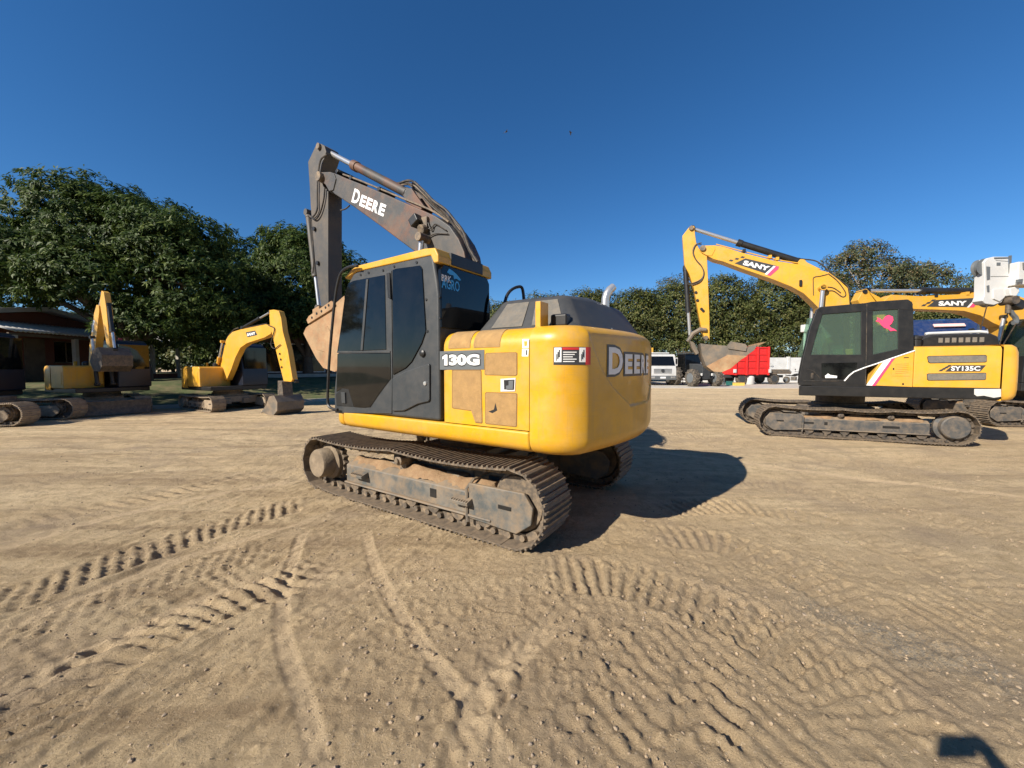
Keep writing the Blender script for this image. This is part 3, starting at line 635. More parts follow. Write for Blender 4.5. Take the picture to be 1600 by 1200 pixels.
pane(z2((586, 110), (606, 106), (612, 270), (596, 262)), .026, M['black'], 'hinge_cover')
tb = pane(z2((620, 765), (690, 725), (845, 672), (853, 680), (853, 900), (845, 910), (780, 925), (705, 962), (690, 968), (620, 970)), .022, M['grey'], 'tool_box_door', bev=.012)
MB().lathe([(0, 0), (.022, 0), (.02, .012), (0, .013)], (DF.onl(667, 599, CY1)[0], CY1+.02, DF.onl(667, 599, CY1)[1]), 'y', 14).build('lock', M['chrome'], tb)
q = DF.onl(661, 552, CY1); MB().lathe([(0, 0), (.035, 0), (.035, .02), (.02, .03), (0, .03)], (q[0], CY1-.002, q[1]), 'y', 18).build('pressure_vent', M['black'], cabo)
for x, y in ((415, 118), (465, 105), (555, 90), (625, 66), (765, 40), (825, 272), (832, 470), (905, 256), (908, 388)):
    q = DF.onl(460+x/4, 400+y/4, CY1); MB().cyl((q[0], CY1-.01, q[1]), (q[0], CY1+.008, q[1]), .013, n=10).build('bolt', M['black'], cabo)
# rear window wraps the back of the cab
rw = MB().prism([(CY0+.05, 1.99), (CY1-.02, 1.97), (CY1-.02, 2.53), (CY1-.06, 2.58), (CY0+.09, 2.58), (CY0+.05, 2.52)], XR+.03, XR-.014, 'x').build('rear_window', M['tglass'], cabo, bevel=.006)
def rwp(u, v): y, z = DF.onx(u, v, XR-.016); return y, z
ya, za = rwp(690, 449.5); yb, zb_ = rwp(718, 440.5)
lettering('AGRO', lambda a, b_: (XR-.0165, ya-a, za+b_), ya-yb, zb_-za, M['blue'], rw, bold=.02)
ya, za = rwp(690, 438.5); yb, zb_ = rwp(705, 432.5)
lettering('BRK', lambda a, b_: (XR-.0165, ya-a, za+b_), ya-yb, zb_-za, M['wletter'], rw, bold=.02)
bl = [rwp(443+x/4, 196.5+y/4) for x, y in ((1022, 915), (1035, 893), (1055, 905), (1078, 925), (1095, 945), (1110, 965), (1098, 968), (1080, 955), (1066, 960), (1062, 935), (1040, 930))]
MB().prism(bl, XR-.0145, XR-.017, 'x').build('sticker', M['blue'], rw)
# roof: thin yellow lid with a black recess behind
rp = DF.poly([(540, 436), (548, 427), (560, 419)], CY1)
MB().prism([rp[0], (rp[0][0]-.01, rp[0][1]+.03), (rp[1][0]-.02, rp[1][1]+.035), (.78, 2.735), (-.30, 2.75), (-.44, 2.735), (-.48, 2.66), (-.48, 2.59), (-.42, 2.59), (-.38, 2.67), (.80, 2.67)], CY0-.01, CY1+.012).build('roof', M['deere'], cabo, bevel=.018, seg=3)
MB().prism([(CY0+.16, 2.60), (CY1-.17, 2.60), (CY1-.17, 2.725), (CY0+.16, 2.725)], -.40, -.486, 'x').build('roof_rear_cover', M['black'], cabo, bevel=.012)
# mirror stay in front of the door, grab rail behind
st = [DF.onl(460+x/4, 400+y/4, CY1+.06) for x, y in ((395, 62), (360, 64), (318, 80), (287, 115), (268, 180), (255, 260), (240, 400), (222, 600), (212, 760), (208, 900), (216, 938), (240, 955), (270, 960))]
MB().tube(spline([(a, CY1+.06, b_) for a, b_ in st], 4), .016, 8).build('hand_rail', M['black'], dz)
MB().tube(spline([(-.62, .34, 2.0), (-.62, .30, 2.3), (-.63, .22, 2.45), (-.66, .08, 2.53), (-.68, .0, 2.50), (-.69, -.02, 2.2), (-.69, -.02, 1.9)], 5), .018, 8).build('grab_rail', M['black'], dz)
# ---- engine hood with its slanted faces, screens, exhaust and post
def quadsheet(m, a): m.add(a, [(0, 1, 2, 3)])
HB = [(-.66, .92), (-1.78, .92), (-1.90, .35), (-1.90, -.75), (-1.70, -1.0), (-.62, -1.0)]
HT = [(-.80, .62), (-1.50, .60), (-1.66, .30), (-1.66, -.60), (-1.55, -.78), (-.76, -.78)]
hm = MB(); n = len(HB); hm.add([(x, y, 1.915) for x, y in HB]+[(x, y, 2.285) for x, y in HT], [(i, (i+1) % n, (i+1) % n+n, i+n) for i in range(n)]+[tuple(range(n, 2*n))])
hood = hm.build('engine_hood', M['grey'], dz, bevel=.085, seg=5)
def hood_left(a, b_):   # a along 0..1 front->rear on the left slanted face, b_ 0..1 up
    lo = np.array([-.66-1.12*a, .92, 1.915]); hi = np.array([-.80-.70*a, .62-.02*a, 2.285]); p = lo+(hi-lo)*b_; nn = np.array([0, .37, .30]); return tuple(p+nn/np.linalg.norm(nn)*.006)
for a0_, a1_ in ((.17, .50), (.60, .90)):
    P = np.array([[hood_left(a0_+(a1_-a0_)*i/4, .14+.70*k/3) for k in range(4)] for i in range(5)]); put('vent_screen', grid_mesh('vent_screen', P, M['screen2']), M['screen2'], hood, sharp=80)
MB().tube([(-1.64, -.16, 2.2), (-1.64, -.16, 2.33), (-1.65, -.17, 2.38), (-1.67, -.20, 2.43), (-1.70, -.24, 2.47)], [.043, .043, .044, .044, .041], 16).build('exhaust_pipe', M['chrome'], hood)
MB().cyl((-1.64, -.16, 2.12), (-1.64, -.16, 2.20), .062, n=18).build('exhaust_collar', M['grey'], hood)
MB().box((-1.52, 1.02, 2.035), (.012, .13, .22)).box((-1.50, 1.085, 2.035), (.05, .012, .22)).box((-1.50, .955, 2.035), (.05, .012, .22)).build('camera_bracket', M['deere'], cwo, bevel=.004)
MB().box((-1.60, .86, 2.0), (.16, .10, .11)).build('rear_camera', M['black'], cwo, bevel=.02)
for k in range(4): MB().cyl((-1.86+.01*k, .30-.13*k, 1.93), (-1.86+.01*k, .30-.13*k, 1.965), .016, n=10).build('lid_bolt', M['chrome'], cwo)
# ---- boom, arm, bucket
BM = M['boom']
def z1(*p): return [(440+x/4, 200+y/4) for x, y in p]
BW = .17
top = DF.poly(z1((300, 272), (345, 287), (390, 308), (480, 343), (650, 413), (740, 453), (870, 508), (960, 548), (1050, 610), (1105, 690), (1140, 770)), BW)
bot = DF.poly(z1((262, 345), (290, 372), (330, 413), (440, 485), (600, 600), (720, 690), (800, 750), (845, 782)), BW)
tip = DF.poly(z1((228, 330), (222, 300), (240, 275)), BW)
bp_ = bot[::-1]+tip+top+[(-.02, 2.55), (-.08, 1.9), (-.05, 1.55), (.10, 1.42), (.28, 1.5), (.34, 1.9), (.50, 2.4)]
boom = MB().prism(bp_, -BW, BW).build('boom', BM, dz, bevel=.015)
tipc = DF.onl(502.5, 277.5, BW)
MB().cyl((tipc[0], -.24, tipc[1]), (tipc[0], .24, tipc[1]), .075, n=18).build('boom_pin', M['steel'], boom)
wp = DF.poly(z1((270, 340), (330, 285), (342, 320), (325, 390), (300, 395)), BW+.004)
MB().prism(wp, BW-.01, BW+.016).build('tip_plate', BM, boom, bevel=.006)
lug = DF.poly(z1((775, 425), (800, 385), (825, 382), (850, 420), (905, 495), (880, 520), (790, 470)), .06)
for s in (-1, 1): MB().prism(lug, s*.085-.02, s*.085+.02).build('cylinder_lug', BM, boom, bevel=.006)
# maker's name along the boom
o0 = np.array(DF.onl(*z1((437, 462))[0], BW)); o1 = np.array(DF.onl(*z1((640, 556))[0], BW)); o2 = np.array(DF.onl(*z1((460, 378))[0], BW)); ex = o1-o0; Lx = np.linalg.norm(ex); ex /= Lx; ez = np.array([ex[1], -ex[0]]); hh = abs(np.dot(o2-o0, ez)); ez = ez*np.sign(np.dot(o2-o0, ez))
def bt(a, b_, x0=0): p = o0+ex*(a+x0)+ez*b_; return (p[0], BW+.004, p[1])
lettering('D', lambda a, b_: bt(a, b_), Lx*.21, hh, M['wletter'], boom, bold=.032)
for k, ch in enumerate('EERE'): lettering(ch, lambda a, b_, k=k: bt(a, b_, Lx*(.25+.19*k)), Lx*.165, hh*.80, M['wletter'], boom, bold=.045)
# arm ram on top of the boom, boom rams either side
ar0 = DF.onl(*z1((800, 415))[0], 0); ar1 = DF.onl(*z1((262, 135))[0], 0)
cylinder_ram(boom, ar0, ar1, .068, .60, 'arm_ram', BM)
bpin = DF.onl(*z1((890, 690))[0], BW+.08)
MB().cyl((bpin[0], -.36, bpin[1]), (bpin[0], .36, bpin[1]), .055, n=16).build('ram_pin', M['steel'], boom)
for s in (-1, 1): cylinder_ram(dz, (.98, 1.15), bpin, .06, .62, 'boom_ram', BM, y=s*.29)
# lamp and its wiring on the boom side
l0 = DF.onl(*z1((825, 580))[0], BW+.1); MB().box((l0[0]-.02, BW+.075, l0[1]), (.15, .13, .12), Matrix.Rotation(.5, 3, 'Y')).build('work_lamp', M['black'], boom, bevel=.015)
l1 = DF.onl(*z1((885, 640))[0], BW+.05); MB().cyl((l1[0], BW-.01, l1[1]+.04), (l1[0], BW+.10, l1[1]), .06, n=12).box((l1[0], BW+.02, l1[1]+.1), (.12, .05, .16)).build('lamp_bracket', M['steel'], boom, bevel=.006)
def onb(pts, y): return [(a, y, b_) for a, b_ in [DF.onl(u, v, y) for u, v in z1(*pts)]]
for pts in (((850, 575), (900, 560), (935, 640), (960, 600), (1030, 640)), ((905, 690), (960, 660), (1040, 660)), ((870, 620), (920, 630), (960, 600))):
    MB().tube(spline(onb(pts, BW+.02), 5), .008, 6).build('cable', M['hose'], boom)
# hoses along the top of the boom
hb = [(720, 360), (770, 352), (815, 362), (870, 420), (930, 480), (1000, 540), (1060, 600), (1110, 670), (1150, 750), (1200, 840)]
for k in range(6):
    y = -.12+.05*k; jit = [(x+6*k-8+random.uniform(-6, 6), yy-5*k+random.uniform(-6, 6)+ (10 if i > 5 else 0)*k*.5) for i, (x, yy) in enumerate(hb[2 if k % 2 else 0:])]
    MB().tube(spline(onb(jit, y), 5), .017, 7).build('hose', M['steel'] if k % 3 == 0 else M['hose'], boom)
pipe = [(385, 300), (480, 335), (650, 405), (745, 445), (880, 500), (960, 538), (1045, 598)]
for y in (-.10, -.03, .06, .12): MB().tube(spline(onb([(x, yy-10) for x, yy in pipe], y), 4), .014, 7).build('steel_pipe', M['steel'], boom)
for x, yy in ((395, 293), (480, 335), (655, 405)):
    q = DF.onl(*z1((x, yy))[0], 0); MB().box((q[0], 0, q[1]), (.06, .30, .06), Matrix.Rotation(.4, 3, 'Y')).build('pipe_clamp', M['black'], boom, bevel=.006)
# arm
AW = .13
ap = DF.poly(z1((222, 100), (208, 118), (164, 212), (172, 330), (180, 480), (192, 640), (207, 820), (228, 1000), (246, 1120), (292, 1110), (290, 900), (290, 500), (290, 398), (262, 360), (238, 300), (258, 215), (278, 150), (266, 110), (245, 97)), AW)
armo = MB().prism(ap, -AW, AW).build('arm', M['arm'], dz, bevel=.012)
tp = DF.onl(*z1((238, 118))[0], AW); MB().cyl((tp[0], -.17, tp[1]), (tp[0], .17, tp[1]), .05, n=16).build('arm_pin', M['steel'], armo)
for x, yy in ((210, 632), (232, 845)):
    q = DF.onl(*z1((x, yy))[0], AW); MB().cyl((q[0], AW-.01, q[1]), (q[0], AW+.035, q[1]), .035, n=12).build('hose_boss', M['black'], armo)
for pts in (((285, 165), (245, 200), (228, 290), (222, 420), (222, 510), (195, 555), (170, 545)), ((270, 372), (262, 450), (240, 530), (210, 570), (175, 550))):
    MB().tube(spline(onb(pts, AW+.03), 6), .014, 7).build('hose', M['hose'], armo)
MB().tube(spline(onb(((185, 570), (195, 700), (200, 830), (195, 910)), AW-.02), 5), .012, 6).build('hose', M['hose'], armo)
MB().tube(spline([(a, .05, b_) for a, b_ in DF.poly(z1((368, 515), (400, 505), (425, 485)), .05)], 5), .012, 6).build('hose', M['hose'], boom)
cylinder_ram(armo, DF.onl(*z1((168, 530))[0], 0), DF.onl(*z1((236, 1125))[0], 0), .055, .66, 'bucket_ram', M['arm'])
# bucket: two side plates and a rolled shell
bk = DF.poly([(478, 512), (524, 474), (538, 462), (543, 520), (540, 572), (523, 581), (505, 575), (494, 560), (474, 521)], .50)
bco = MB()
for s in (-1, 1): bco.prism(bk, s*.49-.012, s*.49+.012)
sh = bk[2:]+[bk[0]]; ins = [((x-2.65)*.96+2.65, (z-2.05)*.96+2.05) for x, z in sh]
bco.prism(sh+ins[::-1], -.485, .485); bucket = bco.build('bucket', M['bucket'], dz, bevel=.004)
cut = DF.poly(z2((80, 400), (95, 375), (235, 280), (258, 305), (235, 335), (90, 425)), .515)
sc_ = MB().prism(cut, .500, .53).build('side_cutter', M['bucket'], bucket, bevel=.006)
for x, y in ((110, 385), (140, 360), (170, 345), (195, 322), (215, 308)):
    q = DF.onl(460+x/4, 400+y/4, .53); MB().cyl((q[0], .52, q[1]), (q[0], .536, q[1]), .02, n=10).build('cutter_hole', M['black'], sc_)
rp_ = DF.poly(z2((150, 455), (205, 438), (225, 470), (225, 640), (190, 600), (140, 585)), .505)
MB().prism(rp_, .500, .512).build('wear_plate', M['bucket'], bucket, bevel=.006)
lk = DF.onl(500, 482, 0); MB().prism([(lk[0]-.1, lk[1]-.05), (lk[0]-.3, lk[1]+.0), (lk[0]-.35, lk[1]-.2), (lk[0]-.1, lk[1]-.3)], -.2, .2).build('bucket_ears', M['bucket'], bucket, bevel=.01)
# ================================================================ amber and black excavator on the right
SF = Frame(7.93, 9.29, 158.8)
sz = thing('excavator', 'amber excavator lettered SY135C with black cab, its bucket hanging in the air', 'excavator', tuple(SF.o), R(SF.deg), 'excavators parked in the yard')
SU = dict(xf=1.58, xr=-1.48, rf=.33, rr=.335, w=.50, cy=1.0, n=49, fx=(-1.12, 1.15), fz=(.18, .47), ztop=.66, sag=.03, carrier=[.35, -.5], rollers=[-1.0, -.68, -.36, -.04, .28, .60, .92], drive=-1.48, idler=1.58, drum=.235, drum_out=.16, drum_mat='frame2', steps=[], slots=[(.95, .33, .22, .045), (.62, .33, .06, .07), (-.50, .31, .28, .05)], soil=True, deck=1.0)
undercarriage(sz, SU, M['steel'], M['frame2'], M['steel2'])
SY = 1.215
def s3(*p): return [(1220+x/4.2105, 450+y/4.2105) for x, y in p]
def s1(*p): return [(1040+x/5.3333, 330+y/5.3333) for x, y in p]
MB().prism([(1.165, SY), (.90, .5), (-2.08, .5), (-2.08, SY)], .945, 1.165, 'z').build('deck_skirt', M['black'], sz, bevel=.02)
MB().prism([(.2, 1.165), (.2, .96), (-2.0, .96), (-2.0, 1.165)], -SY, -.5).build('deck_skirt', M['black'], sz, bevel=.02)
MB().box((-.65, 0, 1.06), (2.4, .98, .18)).build('revolving_frame', M['black'], sz, bevel=.01)
wpp = SF.poly(s3((1272, 664), (1448, 664), (1448, 715), (1400, 722), (1335, 708), (1290, 712), (1272, 700)), SY)
MB().prism(wpp, SY-.004, SY+.003).build('scuffed_white_patch', M['white'], sz)
# engine side door and front quarter panel
pf = [(-.775, 1.17), (-.775, 1.99)]+SF.poly(s3((870, 418), (740, 462), (645, 500), (562, 640)), SY)
q1 = MB().prism(pf, .6, SY).build('quarter_panel', M['sany'], sz, bevel=.008)
q2 = MB().prism([(SY, 1.17), (SY, 1.92), (SY-.03, 1.985), (SY-.10, 2.005), (.3, 2.005), (.3, 1.17)], -.785, -2.07, 'x').build('engine_door', M['sany'], sz, bevel=.012)
MB().prism([(-SY, 1.17), (-SY, 1.92), (-SY+.1, 2.0), (.28, 2.0), (.28, 1.17)], .2, -2.07, 'x').build('right_housing', M['sany'], sz, bevel=.02)
def sp(pts, off, mt, name, parent, bev=.002): return MB().prism(SF.poly(pts, SY), SY-.003, SY+off).build(name, mt, parent, bevel=bev, seg=1)
for pts in (s3((962, 452), (975, 447), (1345, 440), (1356, 446), (1355, 484), (1345, 490), (980, 496), (968, 488)), s3((960, 566), (972, 562), (1345, 557), (1352, 562), (1350, 600), (1340, 606), (972, 610), (962, 604))):
    fr_ = sp(pts, .004, M['black'], 'vent_frame', q2)
    c_ = np.mean(np.array(pts), 0); sp([tuple(c_+(np.array(p)-c_)*(.985, .86)) for p in pts], .008, M['screen2'], 'vent_screen', q2)
sp(s3((1080, 550), (1130, 508), (1350, 508), (1312, 550)), .004, M['dletter'], 'name_plate', q2)
xa, za = SF.onl(*s3((1118, 544))[0], SY); xb, zb_ = SF.onl(*s3((1312, 514))[0], SY)
lettering('SY135C', lambda a, b_: (xa-a, SY+.0055, za+b_), xa-xb, zb_-za, M['wletter'], q2, bold=.03)
for k in range(4): sp(s3((1035+18*k, 548-10*k), (1050+18*k, 536-10*k), (1072+18*k, 536-10*k), (1060+18*k, 548-10*k)), .004, M['dletter'], 'decal_check', q2)
sp(s3((562, 641), (612, 643), (748, 460), (672, 488)), .004, M['wletter'], 'white_stripe', q1); sp(s3((600, 643), (622, 643), (752, 460), (730, 464)), .006, M['pink'], 'pink_stripe', q1)
ht = sp(s3((726, 484), (855, 477), (851, 580), (728, 580)), .006, M['sany'], 'louvre_hatch', q1)
for k in range(6): sp(s3((752, 497+12*k), (838, 494+12*k), (838, 498+12*k), (752, 502+12*k)), .013, M['sany'], 'louvre_slat', ht)
sp(s3((735, 526), (745, 526), (745, 538), (735, 538)), .012, M['black'], 'hatch_lock', ht); sp(s3((808, 456), (842, 454), (842, 460), (808, 462)), .004, M['black'], 'slot', q1); sp(s3((798, 626), (810, 626), (810, 638), (798, 638)), .004, M['black'], 'lock', q1)
# counterweight
co_ = [(-2.085, 1.22), (-2.27, 1.21), (-2.38, 1.08), (-2.48, .75), (-2.53, 0), (-2.48, -.75), (-2.38, -1.08), (-2.27, -1.21), (-2.085, -1.22)]
G = []
for z, t in ((.93, .30), (.93, .10), (.96, .045), (1.03, .012), (1.15, 0), (1.55, 0), (1.86, .006), (1.96, .03), (2.01, .08), (2.015, .35)):
    G.append([(x+t*1.0 if x < -2.1 else x, y*(1-t*.45 if x < -2.1 else 1), z) for x, y in spline(co_, 4)])
scw = put('counterweight', grid_mesh('counterweight', np.array(G), M['sany']), M['sany'], sz, sharp=50)
# hood on top
hd = MB(); hd.prism([(-1.0, 2.0), (-1.12, 2.20), (-1.30, 2.27), (-2.18, 2.27), (-2.30, 2.20), (-2.34, 2.0)], -.75, .72); hood2 = hd.build('engine_hood', M['black'], sz, bevel=.04, seg=3)
for k in range(7): MB().box((-1.42-.105*k, .722, 2.14), (.07, .006, .10)).build('hood_vent', M['screen2'], hood2, bevel=.003)
MB().tube([(-1.25, .55, 2.285), (-1.3, .55, 2.30), (-2.1, .55, 2.315), (-2.2, .55, 2.30)], .03, 8).build('hood_rail', M['white'], hood2)
MB().lathe([(0, 0), (.09, 0), (.09, .16), (.11, .17), (.11, .22), (.02, .26), (0, .26)], (-.98, .80, 2.0), 'z', 18).build('air_intake', M['black'], sz)
# cab: hollow, with pillars, panes and a seat inside
def cabpart(pts, name, mt=M['black'], bev=.012):
    pl = SF.poly(s3(*pts), SY); MB().prism(pl, SY-.07, SY).build(name, mt, cab2, bevel=bev); MB().prism([(a-.22, b_) for a, b_ in pl], .31, .37).build(name, mt, cab2, bevel=bev)
low = SF.poly(s3((120, 640), (126, 560), (150, 438), (605, 438), (775, 400), (878, 392), (878, 414), (560, 520), (565, 640)), SY)
cab2 = MB().prism(low, SY-.06, SY).prism([(a-.22, b_) for a, b_ in low], .30, .36).build('cab', M['black'], sz, bevel=.012)
MB().box((.15, .77, 1.20), (1.55, .88, .07)).build('cab_floor', M['black'], cab2)
cabpart(((150, 442), (192, 262), (236, 142), (262, 126), (276, 172), (226, 340), (198, 442)), 'front_pillar')
cabpart(((240, 138), (262, 124), (560, 98), (600, 90), (838, 74), (866, 92), (874, 150), (775, 140), (605, 150), (530, 156), (270, 174)), 'roof_rail')
cabpart(((528, 154), (607, 149), (607, 442), (528, 442)), 'middle_pillar'); cabpart(((772, 138), (873, 148), (878, 396), (772, 404)), 'rear_pillar')
MB().prism([(.70, 2.84), (.0, 2.90), (-.68, 2.925), (-.70, 2.86), (.0, 2.83), (.68, 2.77)], .32, SY-.01).build('roof', M['black'], cab2, bevel=.03)
gp = lambda pts, y, nm: MB().prism(SF.poly(s3(*pts), SY), y-.004, y+.004).build(nm, M['gglass'], cab2)
for y in (SY-.02, .34):
    gp(((268, 170), (532, 150), (532, 445), (195, 445), (225, 335)), y, 'door_window'); gp(((600, 146), (776, 136), (776, 408), (600, 444)), y, 'rear_side_window')
lwp = s3((268, 494), (503, 490), (500, 525), (455, 560), (408, 603), (268, 594))
MB().prism(SF.poly(lwp, SY), SY-.002, SY+.004).build('lower_door_window', M['tglass'], cab2, bevel=.002)
xf0, zf0 = SF.onl(*s3((150, 440))[0], SY); xf1, zf1 = SF.onl(*s3((240, 138))[0], SY)
MB().add([(xf0-.23, .37, zf0), (xf0-.01, SY-.07, zf0), (xf1-.01, SY-.07, zf1), (xf1-.23, .37, zf1)], [(0, 1, 2, 3)]).build('windscreen', M['gglass'], cab2)
MB().prism([(1.09, SY-.065), (1.05, SY-.065), (.84, .375), (.88, .375)], 1.17, 1.87, 'z').build('front_panel', M['black'], cab2); MB().box((-.72, .77, 2.0), (.05, .86, .5)).box((-.70, .77, 2.80), (.05, .86, .14)).build('rear_panel', M['black'], cab2)
MB().add([(-.735, .37, 2.24), (-.735, SY-.07, 2.24), (-.725, SY-.07, 2.75), (-.725, .37, 2.75)], [(0, 1, 2, 3)]).build('rear_window', M['gglass'], cab2)
MB().box((-.12, .75, 1.55), (.5, .5, .14)).box((-.36, .75, 1.95), (.13, .48, .75), Matrix.Rotation(-.15, 3, 'Y')).box((-.42, .75, 2.40), (.09, .28, .18)).box((-.1, .75, 1.36), (.35, .35, .26)).build('seat', M['rubber'], cab2, bevel=.05)
for s in (-1, 1): MB().box((.12, .75+s*.33, 1.68), (.45, .12, .14)).cyl((.3, .75+s*.33, 1.74), (.33, .75+s*.33, 1.98), .018).build('control_console', M['grey'], cab2, bevel=.01)
MB().box((.72, .48, 2.05), (.04, .16, .22)).build('display', M['grey'], cab2, bevel=.01)
# silver line, door edge and stickers
def line(pts, w_, mt, nm): MB().tube([(a, SY+.002, b_) for a, b_ in SF.poly(s3(*pts), SY)], w_, 6).build(nm, mt, cab2)
line(((880, 412), (720, 466), (640, 495), (556, 522), (480, 552), (448, 578), (418, 612)), .014, M['wletter'], 'trim_line'); line(((566, 105), (562, 440), (556, 640)), .008, M['rubber'], 'door_seam')
line(((150, 610), (300, 612), (415, 612)), .008, M['rubber'], 'door_seam'); line(((175, 535), (215, 548), (252, 585), (258, 610)), .008, M['rubber'], 'door_seam')
MB().box((SF.onl(*s3((205, 578))[0], SY)[0], SY+.008, SF.onl(*s3((205, 578))[0], SY)[1]), (.05, .03, .13)).build('door_handle', M['rubber'], cab2, bevel=.008)
MB().prism(SF.poly(s3((624, 218), (640, 205), (632, 192), (655, 200), (668, 214), (690, 185), (712, 177), (738, 188), (742, 212), (730, 235), (714, 248), (728, 262), (750, 270), (766, 284), (745, 280), (722, 284), (706, 268), (682, 262), (662, 244), (650, 226)), SY), SY-.010, SY-.006).build('pink_sticker', M['pink'], cab2)
MB().prism(SF.poly(s3((290, 578), (310, 562), (325, 572), (370, 578), (368, 592), (292, 592)), SY), SY+.005, SY+.007).build('white_sticker', M['wletter'], cab2)
# ---- boom, arm, bucket
def sbp(*p, y=.18): return SF.poly(s1(*p), y)
sb = sbp((300, 345), (282, 325), (285, 300), (310, 285), (410, 283), (480, 295), (640, 345), (900, 410), (1100, 440), (1290, 490), (1360, 508), (1450, 575), (1520, 640), (1530, 700), (1535, 770))
sb += [(-.10, 2.4), (-.10, 1.75), (.05, 1.55), (.25, 1.62), (.32, 2.1)]+sbp((1270, 800), (1230, 760), (1150, 685), (1050, 630), (900, 570), (640, 480), (480, 420), (400, 400), (350, 372))
boom2 = MB().prism(sb, -.18, .18).build('boom', M['sany'], sz, bevel=.012)
def dec(pts, off, mt, nm, y=.18): return MB().prism(sbp(*pts, y=y), y-.003, y+off).build(nm, mt, boom2)
dec(((575, 435), (665, 393), (925, 455), (835, 520)), .004, M['dletter'], 'name_plate')
dec(((825, 524), (900, 455), (918, 460), (845, 530)), .005, M['wletter'], 'white_stripe'); dec(((843, 532), (918, 458), (945, 460), (940, 482), (872, 540)), .005, M['pink'], 'pink_stripe')
for k in range(3): dec(((525+48*k, 415-14*k), (540+48*k, 402-14*k), (566+48*k, 408-14*k), (553+48*k, 420-14*k)), .004, M['dletter'], 'decal_check')
def slogo(F_, p0, p1, ptop, y, parent):
    a = np.array(F_.onl(*p0, y)); b_ = np.array(F_.onl(*p1, y)); c_ = np.array(F_.onl(*ptop, y)); e = b_-a; L_ = np.linalg.norm(e); e /= L_; n_ = np.array([-e[1], e[0]]); hgt = np.dot(c_-a, n_)
    lettering('SANY', lambda u, v: ((a+e*u+n_*v)[0], y+.007, (a+e*u+n_*v)[1]), L_, hgt, M['wletter'], parent, bold=.05)
slogo(SF, s1((640, 447))[0], s1((855, 500))[0], s1((655, 408))[0], .18, boom2)
dec(((340, 310), (410, 300), (412, 318), (385, 372), (345, 368)), .012, M['sany'], 'tip_plate')
q = SF.onl(*s1((308, 310))[0], .18); MB().cyl((q[0], -.23, q[1]), (q[0], .23, q[1]), .07, n=18).build('boom_pin', M['steel'], boom2)
lg = sbp((1095, 430), (1115, 405), (1150, 405), (1170, 430), (1290, 490), (1240, 492), (1100, 455), y=.05)
for s in (-1, 1): MB().prism(lg, s*.09-.02, s*.09+.02).build('cylinder_lug', M['sany'], boom2, bevel=.005)
cylinder_ram(boom2, SF.onl(*s1((1128, 425))[0], 0), SF.onl(*s1((222, 145))[0], 0), .075, .56, 'arm_ram', M['black'])
bpn = SF.onl(*s1((1310, 635))[0], .28); MB().cyl((bpn[0], -.34, bpn[1]), (bpn[0], .34, bpn[1]), .075, n=18).build('ram_pin', M['sany'], boom2)
for s in (-1, 1): cylinder_ram(sz, (.60, 1.3), bpn, .06, .55, 'boom_ram', M['black'], y=s*.28, rod=.045)
def stube(pts, y, r, mt, nm, par): MB().tube(spline([(a, y, b_) for a, b_ in sbp(*pts, y=y)], 6), r, 7).build(nm, mt, par)
stube(((1350, 525), (1290, 540), (1235, 552), (1230, 600), (1232, 700)), .19, .008, M['hose'], 'cable', boom2); stube(((1355, 520), (1430, 580), (1490, 660), (1500, 700), (1470, 712), (1400, 665), (1340, 665)), .19, .010, M['hose'], 'hose', boom2); stube(((1340, 630), (1400, 640), (1460, 680)), .19, .010, M['hose'], 'hose', boom2)
for k, y in enumerate((-.1, 0, .1)): stube(((1150, 400), (1250, 415), (1330, 470), (1420, 555), (1520, 630), (1535, 760)), y, .016, M['hose'], 'hose', boom2)
for y in (.05, .12): stube(((420, 275), (640, 333), (900, 398), (1100, 432)), y, .014, M['sany'], 'steel_pipe', boom2)
for x, yy in ((650, 335), (865, 385), (925, 402)): q = SF.onl(*s1((x, yy))[0], .1); MB().box((q[0], .08, q[1]), (.07, .22, .08)).build('pipe_clamp', M['black'] if x == 650 else M['sany'], boom2, bevel=.006)
q = SF.onl(*s1((1125, 598))[0], .2); MB().box((q[0], .20, q[1]), (.05, .05, .14)).build('cable_clip', M['black'], boom2, bevel=.005)
sa = sbp((215, 118), (190, 140), (140, 205), (150, 330), (158, 450), (195, 520), (235, 640), (265, 800), (300, 990), (330, 1075), (368, 1070), (366, 900), (355, 600), (345, 375), (285, 325), (255, 260), (245, 190), (240, 125), y=.14)
arm2 = MB().prism(sa, -.14, .14).build('arm', M['sany'], sz, bevel=.010)
for (x, y) in ((213, 143), (335, 1055)):
    q = SF.onl(*s1((x, y))[0], .14); MB().cyl((q[0], -.19, q[1]), (q[0], .19, q[1]), .055, n=16).build('arm_pin', M['steel'], arm2)
for (x, y) in ((252, 677), (265, 743), (298, 815), (312, 830)):
    q = SF.onl(*s1((x, y))[0], .14); MB().cyl((q[0], .13, q[1]), (q[0], .165, q[1]), .035, n=12).build('hose_boss', M['black'], arm2)
for d_ in (0, 14): stube(((300, 262+d_), (250, 280), (228, 330+d_), (250, 400), (300, 460), (318, 520), (290, 570+d_), (220, 600+d_), (180, 590+d_)), .165, .013, M['hose'], 'hose', arm2)
cylinder_ram(arm2, SF.onl(*s1((165, 470))[0], 0), SF.onl(*s1((203, 1050))[0], 0), .065, .63, 'bucket_ram', M['black'])
for s in (-1, 1):
    lk2 = [(a, s*.17, b_) for a, b_ in sbp((190, 1080), (230, 1020), (290, 985), (340, 990), y=.17)]
    MB().tube(lk2, [.05, .06, .06, .05], 8).build('link', M['bucket2'], arm2)
def s4(*p): return [(980+x/5.3333, 500+y/5.3333) for x, y in p]
